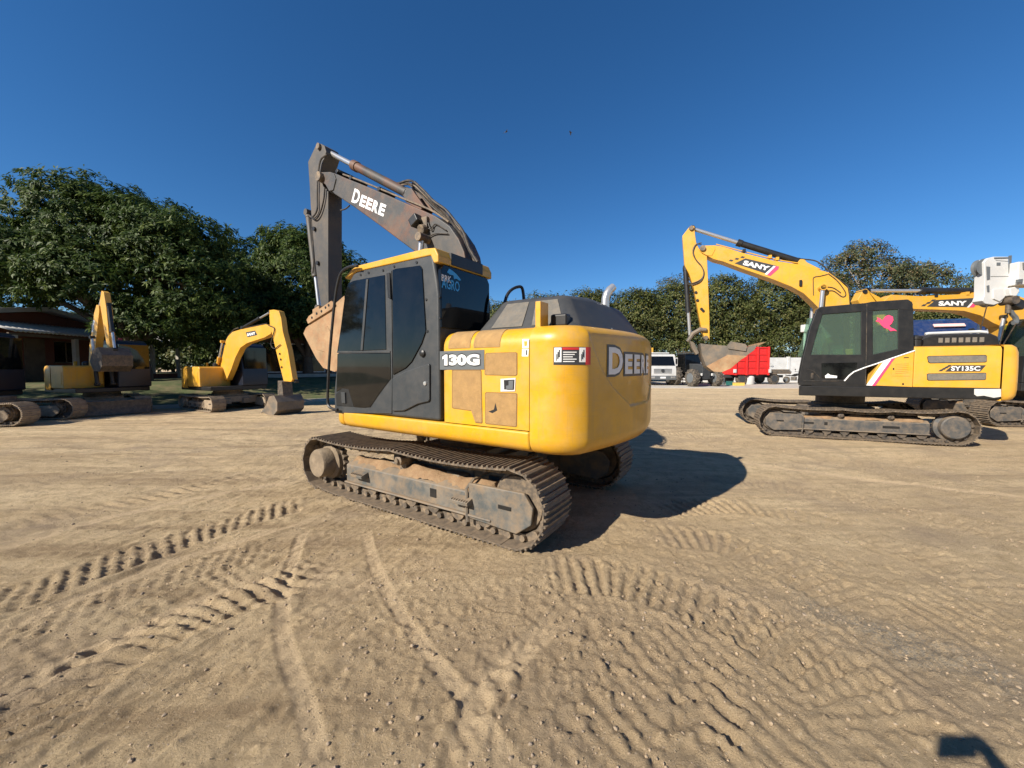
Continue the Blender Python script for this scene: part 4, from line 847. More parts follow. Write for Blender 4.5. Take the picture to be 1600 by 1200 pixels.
bl2 = SF.poly(s4((610, 195), (700, 205), (830, 215), (990, 235), (1085, 205), (1060, 250), (950, 330), (860, 405), (790, 435), (720, 430), (660, 385), (625, 300)), .5)
bm2 = MB()
for s in (-1, 1): bm2.prism(bl2, s*.49-.014, s*.49+.014)
shp = bl2[4:]+[bl2[0]]; cxm = np.mean(np.array(bl2), 0); bm2.prism(shp+[tuple(cxm+(np.array(p)-cxm)*.95) for p in shp[::-1]], -.485, .485); bucket2 = bm2.build('bucket', M['bucket2'], sz, bevel=.004)
MB().prism(SF.poly(s4((832, 215), (860, 178), (985, 200), (1000, 218), (990, 262), (840, 240)), .52), .505, .535).build('side_cutter', M['bucket2'], bucket2, bevel=.006)
MB().prism(SF.poly(s4((660, 385), (840, 290), (1000, 300), (950, 330), (860, 405), (790, 435), (720, 430)), .505), .503, .512).build('wear_plate', M['bucket'], bucket2, bevel=.004)
a_, b_ = np.array(bl2[3]), np.array(bl2[4]); dr = (b_-a_)/np.linalg.norm(b_-a_)
for k in range(5):
    y = -.44+.22*k; p0 = b_-dr*.02; p1 = b_+dr*.20; MB().add([(p0[0], y-.05, p0[1]+.04), (p0[0], y+.05, p0[1]+.04), (p0[0], y+.05, p0[1]-.05), (p0[0], y-.05, p0[1]-.05), (p1[0], y-.015, p1[1]), (p1[0], y+.015, p1[1])], [(0, 1, 2, 3), (0, 4, 5, 1), (3, 2, 5, 4), (1, 5, 2), (0, 3, 4)]).build('tooth', M['bucket'], bucket2)
MB().prism(SF.poly(s4((520, 170), (560, 190), (600, 275), (575, 290), (540, 235)), .2), -.2, .2).build('link', M['bucket2'], bucket2, bevel=.008)

# ---- two more of the same make behind it, booms laid level
EF = Frame(14.6, 11.05, 172)
e1 = copy_tree(sz, None, skip=('boom', 'arm', 'bucket', 'boom_ram', 'pink_sticker', 'white_sticker')); e1.location = tuple(EF.o); e1.rotation_euler = (0, 0, R(172)); e1['label'] = 'amber excavator at the right edge with its level boom over the parked one'
def s2(*p): return [(1300+x/5.3333, 360+y/5.3333) for x, y in p]
eb = EF.poly(s2((430, 590), (470, 555), (500, 535), (740, 548), (1000, 535), (1250, 525), (1400, 520), (1500, 530), (1600, 560), (1750, 680)), .2)+[(-.1, 1.7), (.2, 1.55), (.45, 1.8)]+EF.poly(s2((1420, 805), (1340, 770), (1240, 710), (1100, 672), (900, 662), (680, 655), (480, 640)), .2)
bo1 = MB().prism(eb, -.2, .2).build('boom', M['sany'], e1, bevel=.012)
def ed(pts, off, mt, nm): MB().prism(EF.poly(s2(*pts), .2), .197, .2+off).build(nm, mt, bo1)
ed(((790, 636), (865, 580), (1205, 562), (1128, 640)), .004, M['dletter'], 'name_plate'); ed(((1122, 642), (1198, 562), (1212, 562), (1140, 642)), .005, M['wletter'], 'white_stripe'); ed(((1142, 642), (1214, 562), (1248, 562), (1180, 642)), .005, M['pink'], 'pink_stripe')
for k in range(3): ed(((740+38*k, 632-20*k), (760+38*k, 616-20*k), (790+38*k, 615-20*k), (772+38*k, 632-20*k)), .004, M['dletter'], 'decal_check')
slogo(EF, s2((885, 629))[0], s2((1120, 626))[0], s2((890, 590))[0], .2, bo1)
cylinder_ram(bo1, EF.onl(*s2((1400, 505))[0], 0), EF.onl(*s2((285, 503))[0], 0), .09, .59, 'arm_ram', M['black'], rod=.05)
for x, y in ((840, 548), (1100, 530), (1185, 530)): q = EF.onl(*s2((x, y))[0], .1); MB().box((q[0], .1, q[1]), (.08, .24, .09)).build('pipe_clamp', M['black'] if x == 840 else M['sany'], bo1, bevel=.006)
q = EF.onl(*s2((1430, 720))[0], .3)
for s in (-1, 1): cylinder_ram(e1, (.95, 1.25), q, .06, .6, 'boom_ram', M['black'], y=s*.3, rod=.045)
ea = EF.poly(s2((215, 580), (262, 492), (290, 485), (320, 515), (420, 568), (520, 590)), .15)
tipx = ea[-1]; ea += [(tipx[0]-.55, tipx[1]-1.6), (tipx[0]-.75, tipx[1]-1.6), (ea[0][0]-.25, ea[0][1]-.45)]
ar1_ = MB().prism(ea, -.15, .15).build('arm', M['sany'], e1, bevel=.01)
q = EF.onl(*s2((272, 510))[0], .15); MB().cyl((q[0], -.18, q[1]), (q[0], .18, q[1]), .06, n=16).build('arm_pin', M['black'], ar1_)
bx0, bz0 = tipx[0]-.65, tipx[1]-1.7
bkt = MB()
pr_ = [(bx0+.3, bz0+.15), (bx0-.2, bz0+.1), (bx0-.75, bz0-.1), (bx0-.6, bz0-.5), (bx0-.2, bz0-.75), (bx0+.2, bz0-.6), (bx0+.35, bz0-.2)]
for s in (-1, 1): bkt.prism(pr_, s*.48-.015, s*.48+.015)
cc = np.mean(np.array(pr_), 0); shp = pr_[2:]+[pr_[0]]
bkt.prism(shp+[tuple(cc+(np.array(p)-cc)*.93) for p in shp[::-1]], -.47, .47); bkt.build('bucket', M['bucket2'], e1, bevel=.004)
e2 = copy_tree(e1); e2.location = (18.2, 14.3, 0); e2.rotation_euler = (0, 0, R(172)); e2['label'] = 'farther amber excavator whose pointed boom lug shows above the level boom'
Mr = Matrix.Translation((.1, 0, 1.75)) @ Matrix.Rotation(R(-12.3), 4, 'Y') @ Matrix.Translation((-.1, 0, -1.75))
for ch in e2.children:
    if ch.name.split('.')[0] in ('boom', 'arm', 'bucket'): ch.matrix_local = Mr @ ch.matrix_local
for ch in list(e2.children):
    if ch.name.split('.')[0] == 'boom':
        for g in list(ch.children):
            if g.name.split('.')[0] in ('lettering', 'name_plate', 'white_stripe', 'pink_stripe', 'decal_check'): bpy.data.objects.remove(g)
# ================================================================ grassy bank, house and long building on the left
BO = np.array([-13.0, 15.2]); BD = np.array([.84, .54]); BNn = np.array([-.54, .84])
def bank_z(p):
    d = np.asarray(p)[:2]-BO; a = d@BD; t = d@BNn
    return .92*float(sm(np.array(t), 0, 5.2))*float(1-sm(np.array(a), 17, 30))
ba = np.linspace(-30, 31, 150); bt_ = np.concatenate([np.linspace(-.3, 6, 50), np.linspace(6.4, 40, 40)]); A_, T_ = np.meshgrid(ba, bt_, indexing='ij')
zz = .92*sm(T_, 0, 5.2)*(1-sm(A_, 17, 30))+.05*fbm(A_, T_, .8, 3, seed=5)*sm(T_, 0, 1)-.03+.02*(T_ > 0)
P = np.stack([BO[0]+A_*BD[0]+T_*BNn[0], BO[1]+A_*BD[1]+T_*BNn[1], zz], -1)
M['turf'] = mat('short_turf', (.075, .095, .030), .95, dirt=(.22, .16, .085), dirt_amt=.8, scale=.9, bump=.6, bscale=60, var=.3, col2=(.05, .075, .02), c2_amt=.7, c2_scale=3)
bk_ = put('grass_bank', grid_mesh('grass_bank', P, M['turf']), M['turf'], sharp=180); tag(bk_, None, None, kind='structure')
kb = np.array([BO+BD*a+BNn*(-.35) for a in np.linspace(-14, 24, 60)]); kp = [(p[0], p[1], .03) for p in kb]
km = MB()
for i in range(len(kb)-1):
    m_ = (kb[i]+kb[i+1])/2; km.box((m_[0], m_[1], .05), (.66, .14, .14), math.atan2(BD[1], BD[0]))
M['concrete'] = mat('pale_concrete', (.50, .46, .40), .9, dirt=(.38, .30, .2), dirt_amt=.5, scale=2, bump=.2)
ko = km.build('kerb', M['concrete'], None); tag(ko, 'low pale concrete kerb along the foot of the grass bank', 'kerb')
# ---- house with a low gable and a lean-to of corrugated sheets
M['terracotta'] = mat('terracotta_wall', (.20, .075, .05), .9, dirt=(.12, .06, .045), dirt_amt=.5, scale=1.2, bump=.1)
M['fibre'] = mat('fibre_cement_sheet', (.72, .70, .66), .85, dirt=(.4, .37, .32), dirt_amt=.5, scale=2)
M['timber'] = mat('grey_timber', (.16, .12, .085), .8, var=.2)
HF = Frame(-21.9, 19.4, 6.0)         # x points out of the gable wall towards the yard, y along the wall (away)
house = thing('house', 'low terracotta house with a corrugated lean-to roof under the big tree', 'house', (HF.o[0], HF.o[1], .85), R(6))
MB().prism([(-4.2, -.1), (-4.2, 2.75), (-.6, 3.35), (3.6, 2.75), (3.6, -.1)], -7, -.9, 'x').build('wall', M['terracotta'], house)
rfm = MB(); rfm.prism([(-4.7, 2.72), (-.6, 3.42), (-.6, 3.55), (-4.7, 2.84)], -7.3, -.55, 'x'); rl = rfm.build('roof', M['fibre'], house); MB().prism([(4.1, 2.72), (-.6, 3.42), (-.6, 3.55), (4.1, 2.84)], -7.3, -.55, 'x').build('roof', M['fibre'], house)
MB().prism([(-4.72, 2.70), (-.6, 3.40), (-.6, 3.60), (-4.72, 2.90)], -.56, -.50, 'x').build('barge_board', M['white'], house); MB().prism([(4.12, 2.70), (-.6, 3.40), (-.6, 3.60), (4.12, 2.90)], -.56, -.50, 'x').build('barge_board', M['white'], house)
def corr(x0, x1, y0, y1, z0, z1, par, amp=.028, wl=.18):
    ys = np.arange(y0, y1, wl/8); P = np.array([[(x0+(x1-x0)*t, y, z0+(z1-z0)*t+amp*math.sin(2*math.pi*y/wl)) for t in np.linspace(0, 1, 4)] for y in ys]); Q_ = P.copy(); Q_[:, :, 2] -= .012
    o = put('corrugated_sheet', grid_mesh('corrugated_sheet', P, M['fibre']), M['fibre'], par, sharp=180); s_ = o.modifiers.new('thickness', 'SOLIDIFY'); s_.thickness = .035
for k in range(9): corr(-.95, .95, -3.6+1.05*k, -2.52+1.05*k, 2.72, 2.20+.004*(k % 2), house)
MB().box((.78, 1.1, 2.08), (.08, 9.4, .12)).build('beam', M['timber'], house)
for y in (-3.4, -.9, 1.5, 3.6, 5.6): MB().box((.78, y, .95), (.17, .17, 2.2)).build('post', M['concrete'], house, bevel=.01)
for y in (-2.4, .4, 2.4):
    f_ = MB().box((-.885, y, 1.45), (.05, 1.0, 1.0)).build('window', M['tglass'], house); MB().box((-.86, y, 1.45), (.04, .05, 1.0)).box((-.86, y, 1.97), (.04, 1.1, .06)).box((-.86, y, .93), (.05, 1.1, .06)).build('window_frame', M['timber'], f_)
MB().box((-.87, -1.0, 1.0), (.05, .85, 2.1)).build('door', M['timber'], house)
wl_ = MB()
for k in range(9): wl_.box((1.6, -2.2+.75*k, .16), (.25, .72, .42))
tag(wl_.build('low_brick_wall', M['terracotta'], None, loc=None), 'low red brick wall in front of the house lean-to', 'wall'); o_ = bpy.data.objects['low_brick_wall']; o_.location = (HF.o[0], HF.o[1], .80); o_.rotation_euler = (0, 0, R(6))
# long dark building with windows behind the second machine
LF = Frame(-11.5, 25.5, -57.3)        # x out of the facade, y along it to the right/away
lb = thing('building', 'dark single-storey building with white framed windows behind the bent amber boom', 'building', (LF.o[0], LF.o[1], .85), R(-57.3))
M['brown'] = mat('brown_wall', (.13, .075, .055), .9, dirt=(.09, .06, .05), dirt_amt=.5, scale=1.3)
MB().box((-2.5, 1.2, 1.5), (5, 13.4, 3.2)).build('wall', M['brown'], lb); MB().prism([(-6.0, 3.0), (-6.0, 3.12), (1.2, 3.5), (8.4, 3.12), (8.4, 3.0)], -5.3, .5, 'x').build('roof', M['terracotta'], lb)
for k in range(5):
    y = -4.2+2.4*k; f_ = MB().box((.012, y, 1.25), (.03, 1.9, 1.7)).build('window', M['tglass'], lb)
    fm_ = MB().box((.03, y, 2.12), (.06, 2.0, .07)).box((.03, y, .38), (.08, 2.0, .07))
    for q in (-.98, 0, .98): fm_.box((.03, y+q, 1.25), (.06, .06, 1.7))
    fm_.build('window_frame', M['white'], f_)
MB().box((.5, 1.2, .12), (.3, 13.4, .3)).build('plinth', M['concrete'], lb)
# ================================================================ smaller machines on the left
def small_excavator(F_, label, under_deg, P_):
    r = thing('excavator', label, 'excavator', tuple(F_.o), R(F_.deg), 'excavators parked in the yard')
    undercarriage(r, dict(dict(xf=1.08, xr=-1.08, rf=.25, rr=.25, w=.42, cy=.86, n=40, fx=(-.72, .72), fz=(.14, .36), ztop=.52, sag=.02, carrier=[0], rollers=[-.6, -.2, .2, .6], drive=-1.08, idler=1.08, drum=.17, drum_out=.13, drum_mat='dusty', deck=.74, soil=True), **P_.get('u', {})), M['dusty'], M['dusty'], M['steel'])
    if P_.get('blade'):
        bl_ = MB().prism([(1.62, .06), (1.72, .04), (1.66, .25), (1.70, .48), (1.62, .50), (1.57, .25)], -.98, .98).build('dozer_blade', M['steel2'], r, bevel=.008)
        for s in (-1, 1): MB().prism([(.6, .40), (1.6, .30), (1.6, .20), (.6, .28)], s*.42-.04, s*.42+.04).build('blade_arm', M['steel2'], bl_, bevel=.006)
    for ch in r.children: ch.rotation_euler.z = R(under_deg-F_.deg)
    MB().box((-.2, 0, .80), (2.1, 1.9, .14)).build('revolving_frame', M['black'], r, bevel=.02)
    zt = P_.get('zt', 1.58)
    MB().prism([(-.62, .86), (.25, .86), (.25, zt-.06), (.18, zt), (-.62, zt)], -1.0, -.02).build('engine_housing', M['sany'], r, bevel=.03, seg=3)
    co = spline([(-.64, 1.0), (-1.1, .98), (-1.35, .8), (-1.45, 0), (-1.35, -.8), (-1.1, -.98), (-.64, -1.0)], 4)
    G_ = [[(x+t*(x < -.7), y*(1-t*.3), z) for x, y in co] for z, t in ((.80, .25), (.80, .06), (.85, 0), (zt-.12, 0), (zt-.03, .04), (zt, .12), (zt, .6))]
    cwg = put('counterweight', grid_mesh('counterweight', np.array(G_), M['sany']), M['sany'], r, sharp=45)
    MB().box((-1.30, -.55, .80), (.3, .6, .10)).build('bumper', M['white'], cwg, bevel=.02)
    MB().box((-.15, -1.003, 1.2), (.55, .008, .4)).build('housing_door', M['sany'], r, bevel=.003)
    MB().lathe([(0, 0), (.045, 0), (.045, .14), (0, .15)], (-.35, -.5, zt), 'z', 14).build('exhaust_pipe', M['deere'], r)
    MB().lathe([(0, 0), (.10, 0), (.10, .10), (.05, .14), (0, .14)], (-.05, -.35, zt), 'z', 16).build('air_intake', M['black'], r)
    # cab on the far side
    ch = P_.get('cab_top', 2.45)
    pf_ = [(-.60, .87), (-.60, ch-.08), (-.52, ch), (.55, ch), (.72, ch-.10), (.92, 1.5), (.92, .87)]
    cb_ = MB().prism(pf_, .06, .98).build('cab', M['navy'], r, bevel=.04, seg=3)
    MB().prism([(.12, 1.50), (.92, 1.50), (.92, ch-.16), (.12, ch-.16)], .60, .925, 'x').build('windscreen', M['tglass'], cb_)
    for y in (.055, .985): MB().prism([(-.48, 1.45), (.80, 1.45), (.60, ch-.16), (-.48, ch-.16)], y-.006, y+.006).build('side_window', M['tglass'], cb_)
    return r, cb_
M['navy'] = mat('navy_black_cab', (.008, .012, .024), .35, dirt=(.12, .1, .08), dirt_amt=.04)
AF = Frame(-10.8, 14.6, -28)
ra, cba = small_excavator(AF, 'amber excavator with bent boom and bucket resting on the ground', -30, {})
def a7(*p): return [(240+x/4.8, 430+y/4.8) for x, y in p]
AYb = -.12
def ap_(*p, y=AYb-.13): return AF.poly(a7(*p), y)
ab = ap_((470, 770), (492, 660), (520, 590), (540, 490), (560, 455), (590, 425), (645, 408), (840, 368), (872, 380), (885, 410), (878, 440), (830, 468), (700, 510), (650, 545), (612, 620), (580, 710), (545, 790))
boa = MB().prism(ab, AYb-.13, AYb+.07).build('boom', M['sany'], ra, bevel=.01)
MB().prism(ap_((692, 428), (762, 415), (778, 448), (705, 466)), AYb-.134, AYb-.128).build('name_plate', M['dletter'], boa)
x0, z0 = AF.onl(*a7((703, 458))[0], AYb-.13); x1, z1_ = AF.onl(*a7((765, 446))[0], AYb-.13); z2_ = AF.onl(*a7((700, 436))[0], AYb-.13)[1]
lettering('SANY', lambda a, b_: (x0+a, AYb-.136, z0+b_+(z1_-z0)*a/(x1-x0)), x1-x0, z2_-z0, M['wletter'], boa, bold=.05)
aa = ap_((868, 262), (900, 258), (938, 268), (955, 320), (968, 420), (1005, 560), (1042, 780), (1030, 800), (975, 795), (930, 620), (890, 450), (872, 380), (868, 310))
ara = MB().prism(aa, AYb-.13, AYb+.05).build('arm', M['sany'], ra, bevel=.01)
for x, y in ((950, 590), (958, 632), (965, 690)): q = AF.onl(*a7((x, y))[0], AYb-.12); MB().cyl((q[0], AYb-.15, q[1]), (q[0], AYb-.11, q[1]), .035, n=10).build('hose_boss', M['black'], ara)
cylinder_ram(boa, AF.onl(*a7((670, 395))[0], AYb), AF.onl(*a7((880, 275))[0], AYb), .055, .62, 'arm_ram', M['black'], y=AYb)
cylinder_ram(ara, AF.onl(*a7((955, 420))[0], AYb), AF.onl(*a7((1070, 795))[0], AYb), .055, .60, 'bucket_ram', M['black'], y=AYb)
for s in (-1, 1): cylinder_ram(ra, AF.onl(*a7((505, 760))[0], AYb), AF.onl(*a7((560, 500))[0], AYb), .05, .55, 'boom_ram', M['sany'], y=AYb+s*.19)
def atube(pts, y, r, par): MB().tube(spline([(a, y, b_) for a, b_ in ap_(*pts, y=y)], 5), r, 6).build('hose', M['hose'], par)
atube(((860, 375), (905, 400), (890, 470), (880, 520), (905, 550), (950, 520)), AYb-.16, .016, ara); atube(((640, 395), (600, 410), (560, 460), (530, 540), (505, 640), (480, 740)), AYb, .022, boa); atube(((850, 362), (740, 385), (650, 405)), AYb, .016, boa)
q = AF.onl(*a7((1010, 800))[0], 0); bx_, bz_ = q
pr_ = [(bx_-.12, .62), (bx_+.15, .66), (bx_+.32, .45), (bx_+.30, .18), (bx_+.10, .03), (bx_-.25, .02), (bx_-.55, .12), (bx_-.30, .34)]
bkA = MB()
for s in (-1, 1): bkA.prism(pr_, AYb+s*.44-.012, AYb+s*.44+.012)
bkA.prism(pr_[1:7]+[(bx_-.50, .15), (bx_-.24, .06), (bx_+.09, .07), (bx_+.26, .20), (bx_+.28, .43), (bx_+.13, .61)], AYb-.435, AYb+.435); bkA = bkA.build('bucket', M['bucket2'], ra, bevel=.004)
for k in range(5): MB().box((bx_-.56, AYb-.4+.2*k, .10), (.18, .07, .05), Matrix.Rotation(-.3, 3, 'Y')).build('tooth', M['bucket2'], bkA, bevel=.006)
MB().prism([(bx_-.14, .58), (bx_-.10, q[1]+.05), (bx_+.12, q[1]+.02), (bx_+.18, .6)], AYb-.17, AYb+.17).build('bucket_link', M['steel2'], bkA, bevel=.01)
BF = Frame(-14.3, 13.4, -22)
rb, cbb = small_excavator(BF, 'amber excavator folded up facing the camera, bucket raised before its cab, dozer blade below', -38, dict(blade=True, zt=1.62, cab_top=2.5))
BY = -.25
bb = [(.15, 1.0), (.10, 1.6), (.22, 2.3), (.42, 2.8), (.62, 3.35), (.80, 3.62), (.94, 3.58), (.95, 3.4), (.80, 2.9), (.62, 2.3), (.52, 1.7), (.50, 1.0)]
bob = MB().prism(bb, BY-.10, BY+.10).build('boom', M['sany'], rb, bevel=.012)
MB().prism([(.42, 2.75), (.52, 2.72), (.66, 3.1), (.56, 3.14)], BY-.104, BY-.098).build('name_plate', M['wletter'], bob)
arb = MB().prism([(.95, 3.70), (1.10, 4.06), (1.24, 4.0), (1.34, 3.5), (1.42, 2.6), (1.44, 2.15), (1.30, 2.1), (1.16, 2.7), (1.04, 3.3)], BY-.08, BY+.08).build('arm', M['sany'], rb, bevel=.012)
cylinder_ram(arb, (1.30, 3.6), (1.55, 2.15), .06, .6, 'bucket_ram', M['black'], y=BY); cylinder_ram(bob, (.35, 2.95), (1.0, 3.98), .055, .6, 'arm_ram', M['black'], y=BY)
for s in (-1, 1): cylinder_ram(rb, (.85, 1.0), (.66, 2.55), .055, .55, 'boom_ram', M['black'], y=BY+s*.19)
pr_ = [(1.15, 2.12), (1.5, 2.2), (1.72, 1.95), (1.70, 1.60), (1.50, 1.42), (1.15, 1.45), (.95, 1.75)]
bkB = MB()
for s in (-1, 1): bkB.prism(pr_, BY+s*.37-.012, BY+s*.37+.012)
bkB.prism(pr_[1:6]+[(1.17, 1.49), (1.47, 1.46), (1.66, 1.62), (1.68, 1.93), (1.48, 2.16)], BY-.365, BY+.365); bkB = bkB.build('bucket', M['steel2'], rb, bevel=.004)
MB().lathe([(0, 0), (.06, 0), (.05, .09), (0, .1)], (.1, .5, 2.5), 'z', 14).build('beacon', M['red'], cbb)
cf = Frame(-14.75, 10.85, 6)
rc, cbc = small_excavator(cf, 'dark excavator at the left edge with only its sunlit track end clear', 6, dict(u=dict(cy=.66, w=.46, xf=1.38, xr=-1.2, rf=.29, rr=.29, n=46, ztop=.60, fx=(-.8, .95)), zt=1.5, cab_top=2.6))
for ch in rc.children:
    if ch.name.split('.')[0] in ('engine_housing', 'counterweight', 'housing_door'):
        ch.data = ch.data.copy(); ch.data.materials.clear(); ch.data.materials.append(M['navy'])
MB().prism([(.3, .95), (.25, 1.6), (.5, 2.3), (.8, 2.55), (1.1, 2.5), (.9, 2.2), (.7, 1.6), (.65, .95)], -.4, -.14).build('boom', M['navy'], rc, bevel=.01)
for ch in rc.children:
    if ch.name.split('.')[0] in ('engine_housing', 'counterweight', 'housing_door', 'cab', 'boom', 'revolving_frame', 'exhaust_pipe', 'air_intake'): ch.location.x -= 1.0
# ================================================================ far side of the yard on the right
slab = MB(); slab.prism([(5.0, 28.0), (60, 25.5), (60, 39), (4, 39)], -.02, .035, 'z'); so2 = slab.build('concrete_apron', M['concrete'], None); tag(so2, None, None, kind='structure')
wall = thing('boundary_wall', 'whitewashed boundary wall behind the red truck body', 'wall', (22, 38.2, .03))
for k in range(12): MB().box((1.2+2.9*k-6, .15*k*0, 1.2), (2.88, .18, 2.42)).build('wall_panel', M['white'], wall, bevel=.01)
for k in range(13): MB().box((-6.25+2.9*k, -.03, 1.25), (.22, .26, 2.5)).build('pier', M['white'], wall, bevel=.01)
for k in range(60): MB().cyl((-6+.58*k, 0, 2.4), (-6+.58*k, 0, 2.78), .02, .004, 5).build('spike', M['steel2'], wall)
def wheel(root, c, r, w_, name='wheel', rim='plate', lugs=0, axis='y'):
    o = MB().lathe([(0, -w_/2), (r*.80, -w_/2), (r*.95, -w_*.42), (r, -w_*.25), (r, w_*.25), (r*.95, w_*.42), (r*.80, w_/2), (0, w_/2)], (0, 0, 0), axis, 32).build(name, M['tyre'], root, loc=c)
    MB().lathe([(0, -w_/2-.015), (r*.55, -w_/2-.015), (r*.58, -w_/2+.01), (r*.58, w_/2-.01), (r*.55, w_/2+.015), (0, w_/2+.015)], (0, 0, 0), axis, 24).build('rim', M[rim], o)
    for k in range(lugs):
        a = 2*math.pi*k/lugs
        for s in (-1, 1):
            MB().box((0, s*w_*.24, r*.99), (.07*r/.65, w_*.52, .07), Matrix.Rotation(s*.55, 3, 'Z')).build('lug', M['tyre'], o, bevel=.01).rotation_euler = (0, a+(math.pi/lugs if s > 0 else 0), 0)
    return o
# white truck facing the camera
TY = 31.0; tl = atY(1012, 600, TY); tr = atY(1058, 600, TY); tx = (tl[0]+tr[0])/2-.1
tk = thing('truck', 'white flatbed truck facing the camera across the yard', 'truck', (tx, TY+1, .035), R(-90+5))
def tb_(): return MB()
cabt = MB().prism([(1.05, .55), (1.05, 1.25), (.98, 1.55), (.80, 2.42), (.70, 2.52), (-.75, 2.58), (-.85, 2.5), (-.85, .62), (.3, .62), (.32, .55)], -1.15, 1.15).build('cab', M['white'], tk, bevel=.05, seg=3)
MB().prism([(-1.02, 1.62), (1.02, 1.62), (.92, 2.36), (-.92, 2.36)], 0, .02, 'x').build('windscreen', M['tglass'], cabt).matrix_local = Matrix.Translation((1.0, 0, 0)) @ Matrix.Translation((0, 0, 1.6)) @ Matrix.Rotation(R(-12.5), 4, 'Y') @ Matrix.Translation((0, 0, -1.6))
for y in (-1.152, 1.152): MB().prism([(-.45, 1.6), (.72, 1.6), (.58, 2.3), (-.45, 2.3)], y-.006, y+.006).build('side_window', M['tglass'], cabt)
MB().box((1.04, 0, .62), (.16, 2.3, .34)).build('bumper', M['plate'], tk, bevel=.04)
for k in range(4): MB().box((1.062, 0, 1.02+.1*k), (.02, 1.5, .045)).build('grille_slat', M['plate'], cabt)
MB().cyl((1.06, 0, 1.2), (1.09, 0, 1.2), .14, n=20).build('badge', M['dletter'], cabt)
for s in (-1, 1): MB().box((1.125, s*.85, .66), (.02, .36, .15)).build('headlamp', M['chrome'], tk, bevel=.01)
MB().box((1.125, 0, .64), (.02, .45, .14)).build('number_plate', M['wletter'], tk)
for y in (-1.3, 1.3): MB().box((.75, y, 1.95), (.1, .12, .45)).build('mirror', M['black'], cabt, bevel=.02)
MB().box((-.1, 0, 2.63), (1.1, 1.7, .1)).build('roof_visor', M['white'], cabt, bevel=.04)
for s in (-1, 1):
    wheel(tk, (.25, s*.98, .48), .48, .28, rim='white'); wheel(tk, (-3.6, s*.9, .48), .48, .5, rim='white')
MB().box((-2.6, 0, .80), (5.2, .8, .22)).build('chassis', M['dletter'], tk); MB().box((-3.0, 0, 1.0), (4.2, 2.3, .14)).build('flatbed', M['timber'], tk, bevel=.01)
for k in range(5): MB().cyl((-1.2-.05*k, -1.0+.34*k-.1, 1.05), (-1.2-.05*k, -1.0+.34*k-.1, 3.55-.1*k), .09, n=10).build('yellow_stake', M['deere'], tk)
# stacked wire racks
for i, (u, Y, hgt, lab) in enumerate(((1072, 33.5, 3.1, 'left tall stack of dark wire racks behind the grey tractor'), (1093, 33.5, 2.7, 'right stack of dark wire racks just above the grey tractor'))):
    c_ = atY(u, 590, Y); rk = thing('rack_stack', lab, 'rack', (c_[0], Y, .035), 0, 'wire rack stacks')
    for k in range(int(hgt/.24)):
        m_ = MB(); z = .12+k*.24
        for s in (-.5, .5): m_.box((0, s, z), (1.0, .04, .04)); m_.box((s, 0, z), (.04, 1.0, .04))
        for q in range(5): m_.box((-.33+.165*q, 0, z), (.02, 1.0, .02))
        m_.build('rack', M['steel2'], rk)
    for sx in (-.5, .5):
        for sy in (-.5, .5): MB().box((sx, sy, hgt/2), (.04, .04, hgt)).build('rack_post', M['steel2'], rk)
# grey tractor front with two lugged tyres
g_ = atY(1104, 600, 29.2); tr_ = thing('tractor', 'dark grey tractor with two large dusty lugged tyres under the hanging bucket', 'tractor', (g_[0], 29.6, .035), R(-90+12))
for s in (-1, 1): wheel(tr_, (0, s*1.02, .66), .66, .46, rim='plate', lugs=14)
MB().cyl((0, -1.0, .66), (0, 1.0, .66), .11, n=14).box((0, 0, .62), (.35, .5, .3)).build('front_axle', M['grey'], tr_, bevel=.02)
MB().prism([(.25, .55), (.30, 1.55), (-.3, 1.72), (-2.4, 1.8), (-2.4, .6)], -.36, .36).build('bonnet', M['grey'], tr_, bevel=.05)
for s in (-1, 1): MB().box((.30, s*.46, .92), (.10, .14, .2)).build('headlamp', M['white'], tr_, bevel=.03)
MB().prism([(-2.3, 1.0), (-1.2, 1.0), (-1.35, 2.5), (-2.3, 2.5)], -.7, .7).build('cab', M['tglass'], tr_, bevel=.03); MB().box((-1.85, 0, 2.55), (1.2, 1.5, .1)).build('cab_roof', M['grey'], tr_, bevel=.03)
for s in (-1, 1): wheel(tr_, (-2.3, s*.95, .78), .78, .5, rim='plate', lugs=14)
# red truck body
rA = atY(1147, 590, 32.5); rB = atY(1204, 590, 32.5); Lr = (rB[0]-rA[0]); rd = thing('tipper_truck', 'bright red ribbed tipper body on a dark chassis', 'truck', (rA[0], 32.5, .035), R(4))
rbx = MB().box((Lr/2, 1.1, 2.0), (Lr, 2.2, 2.35)).build('tipper_box', M['redpaint'] if 'redpaint' in M else M.setdefault('redpaint', mat('red_paint', (.72, .02, .02), .4, dirt=(.4, .1, .06), dirt_amt=.25)), rd, bevel=.02)
for k in range(4): MB().box((.10+(Lr-.2)*k/3, -.05, 2.0), (.14, .10, 2.4)).build('rib', M['redpaint'], rbx, bevel=.01)
for k in range(5): MB().box((Lr/2, -.025, .90+.55*k), (Lr-.02, .05, .07)).build('rail', M['redpaint'], rbx, bevel=.01)
for x in (.0, Lr): MB().box((x, -.08, 1.15), (.22, .14, .3)).build('marker_lamp', M['white'], rd, bevel=.02)
MB().box((Lr/2+.6, 1.1, .68), (Lr+2.4, .9, .22)).build('chassis', M['dletter'], rd)
for x in (.8, Lr+.6): 
    for y in (.25, 1.95): wheel(rd, (x, y, .48), .48, .3, rim='dletter')
MB().box((Lr+1.1, 1.1, .95), (1.9, 2.1, .12)).build('deck', M['timber'], rd, bevel=.01)
for k in range(6): MB().cyl((Lr+.1, .1+.12*k, 1.06+.09*(k % 3)), (Lr+2.1, .1+.12*k, 1.06+.09*(k % 3)), .045, n=8).build('metal_bar', M['frame'], rd)
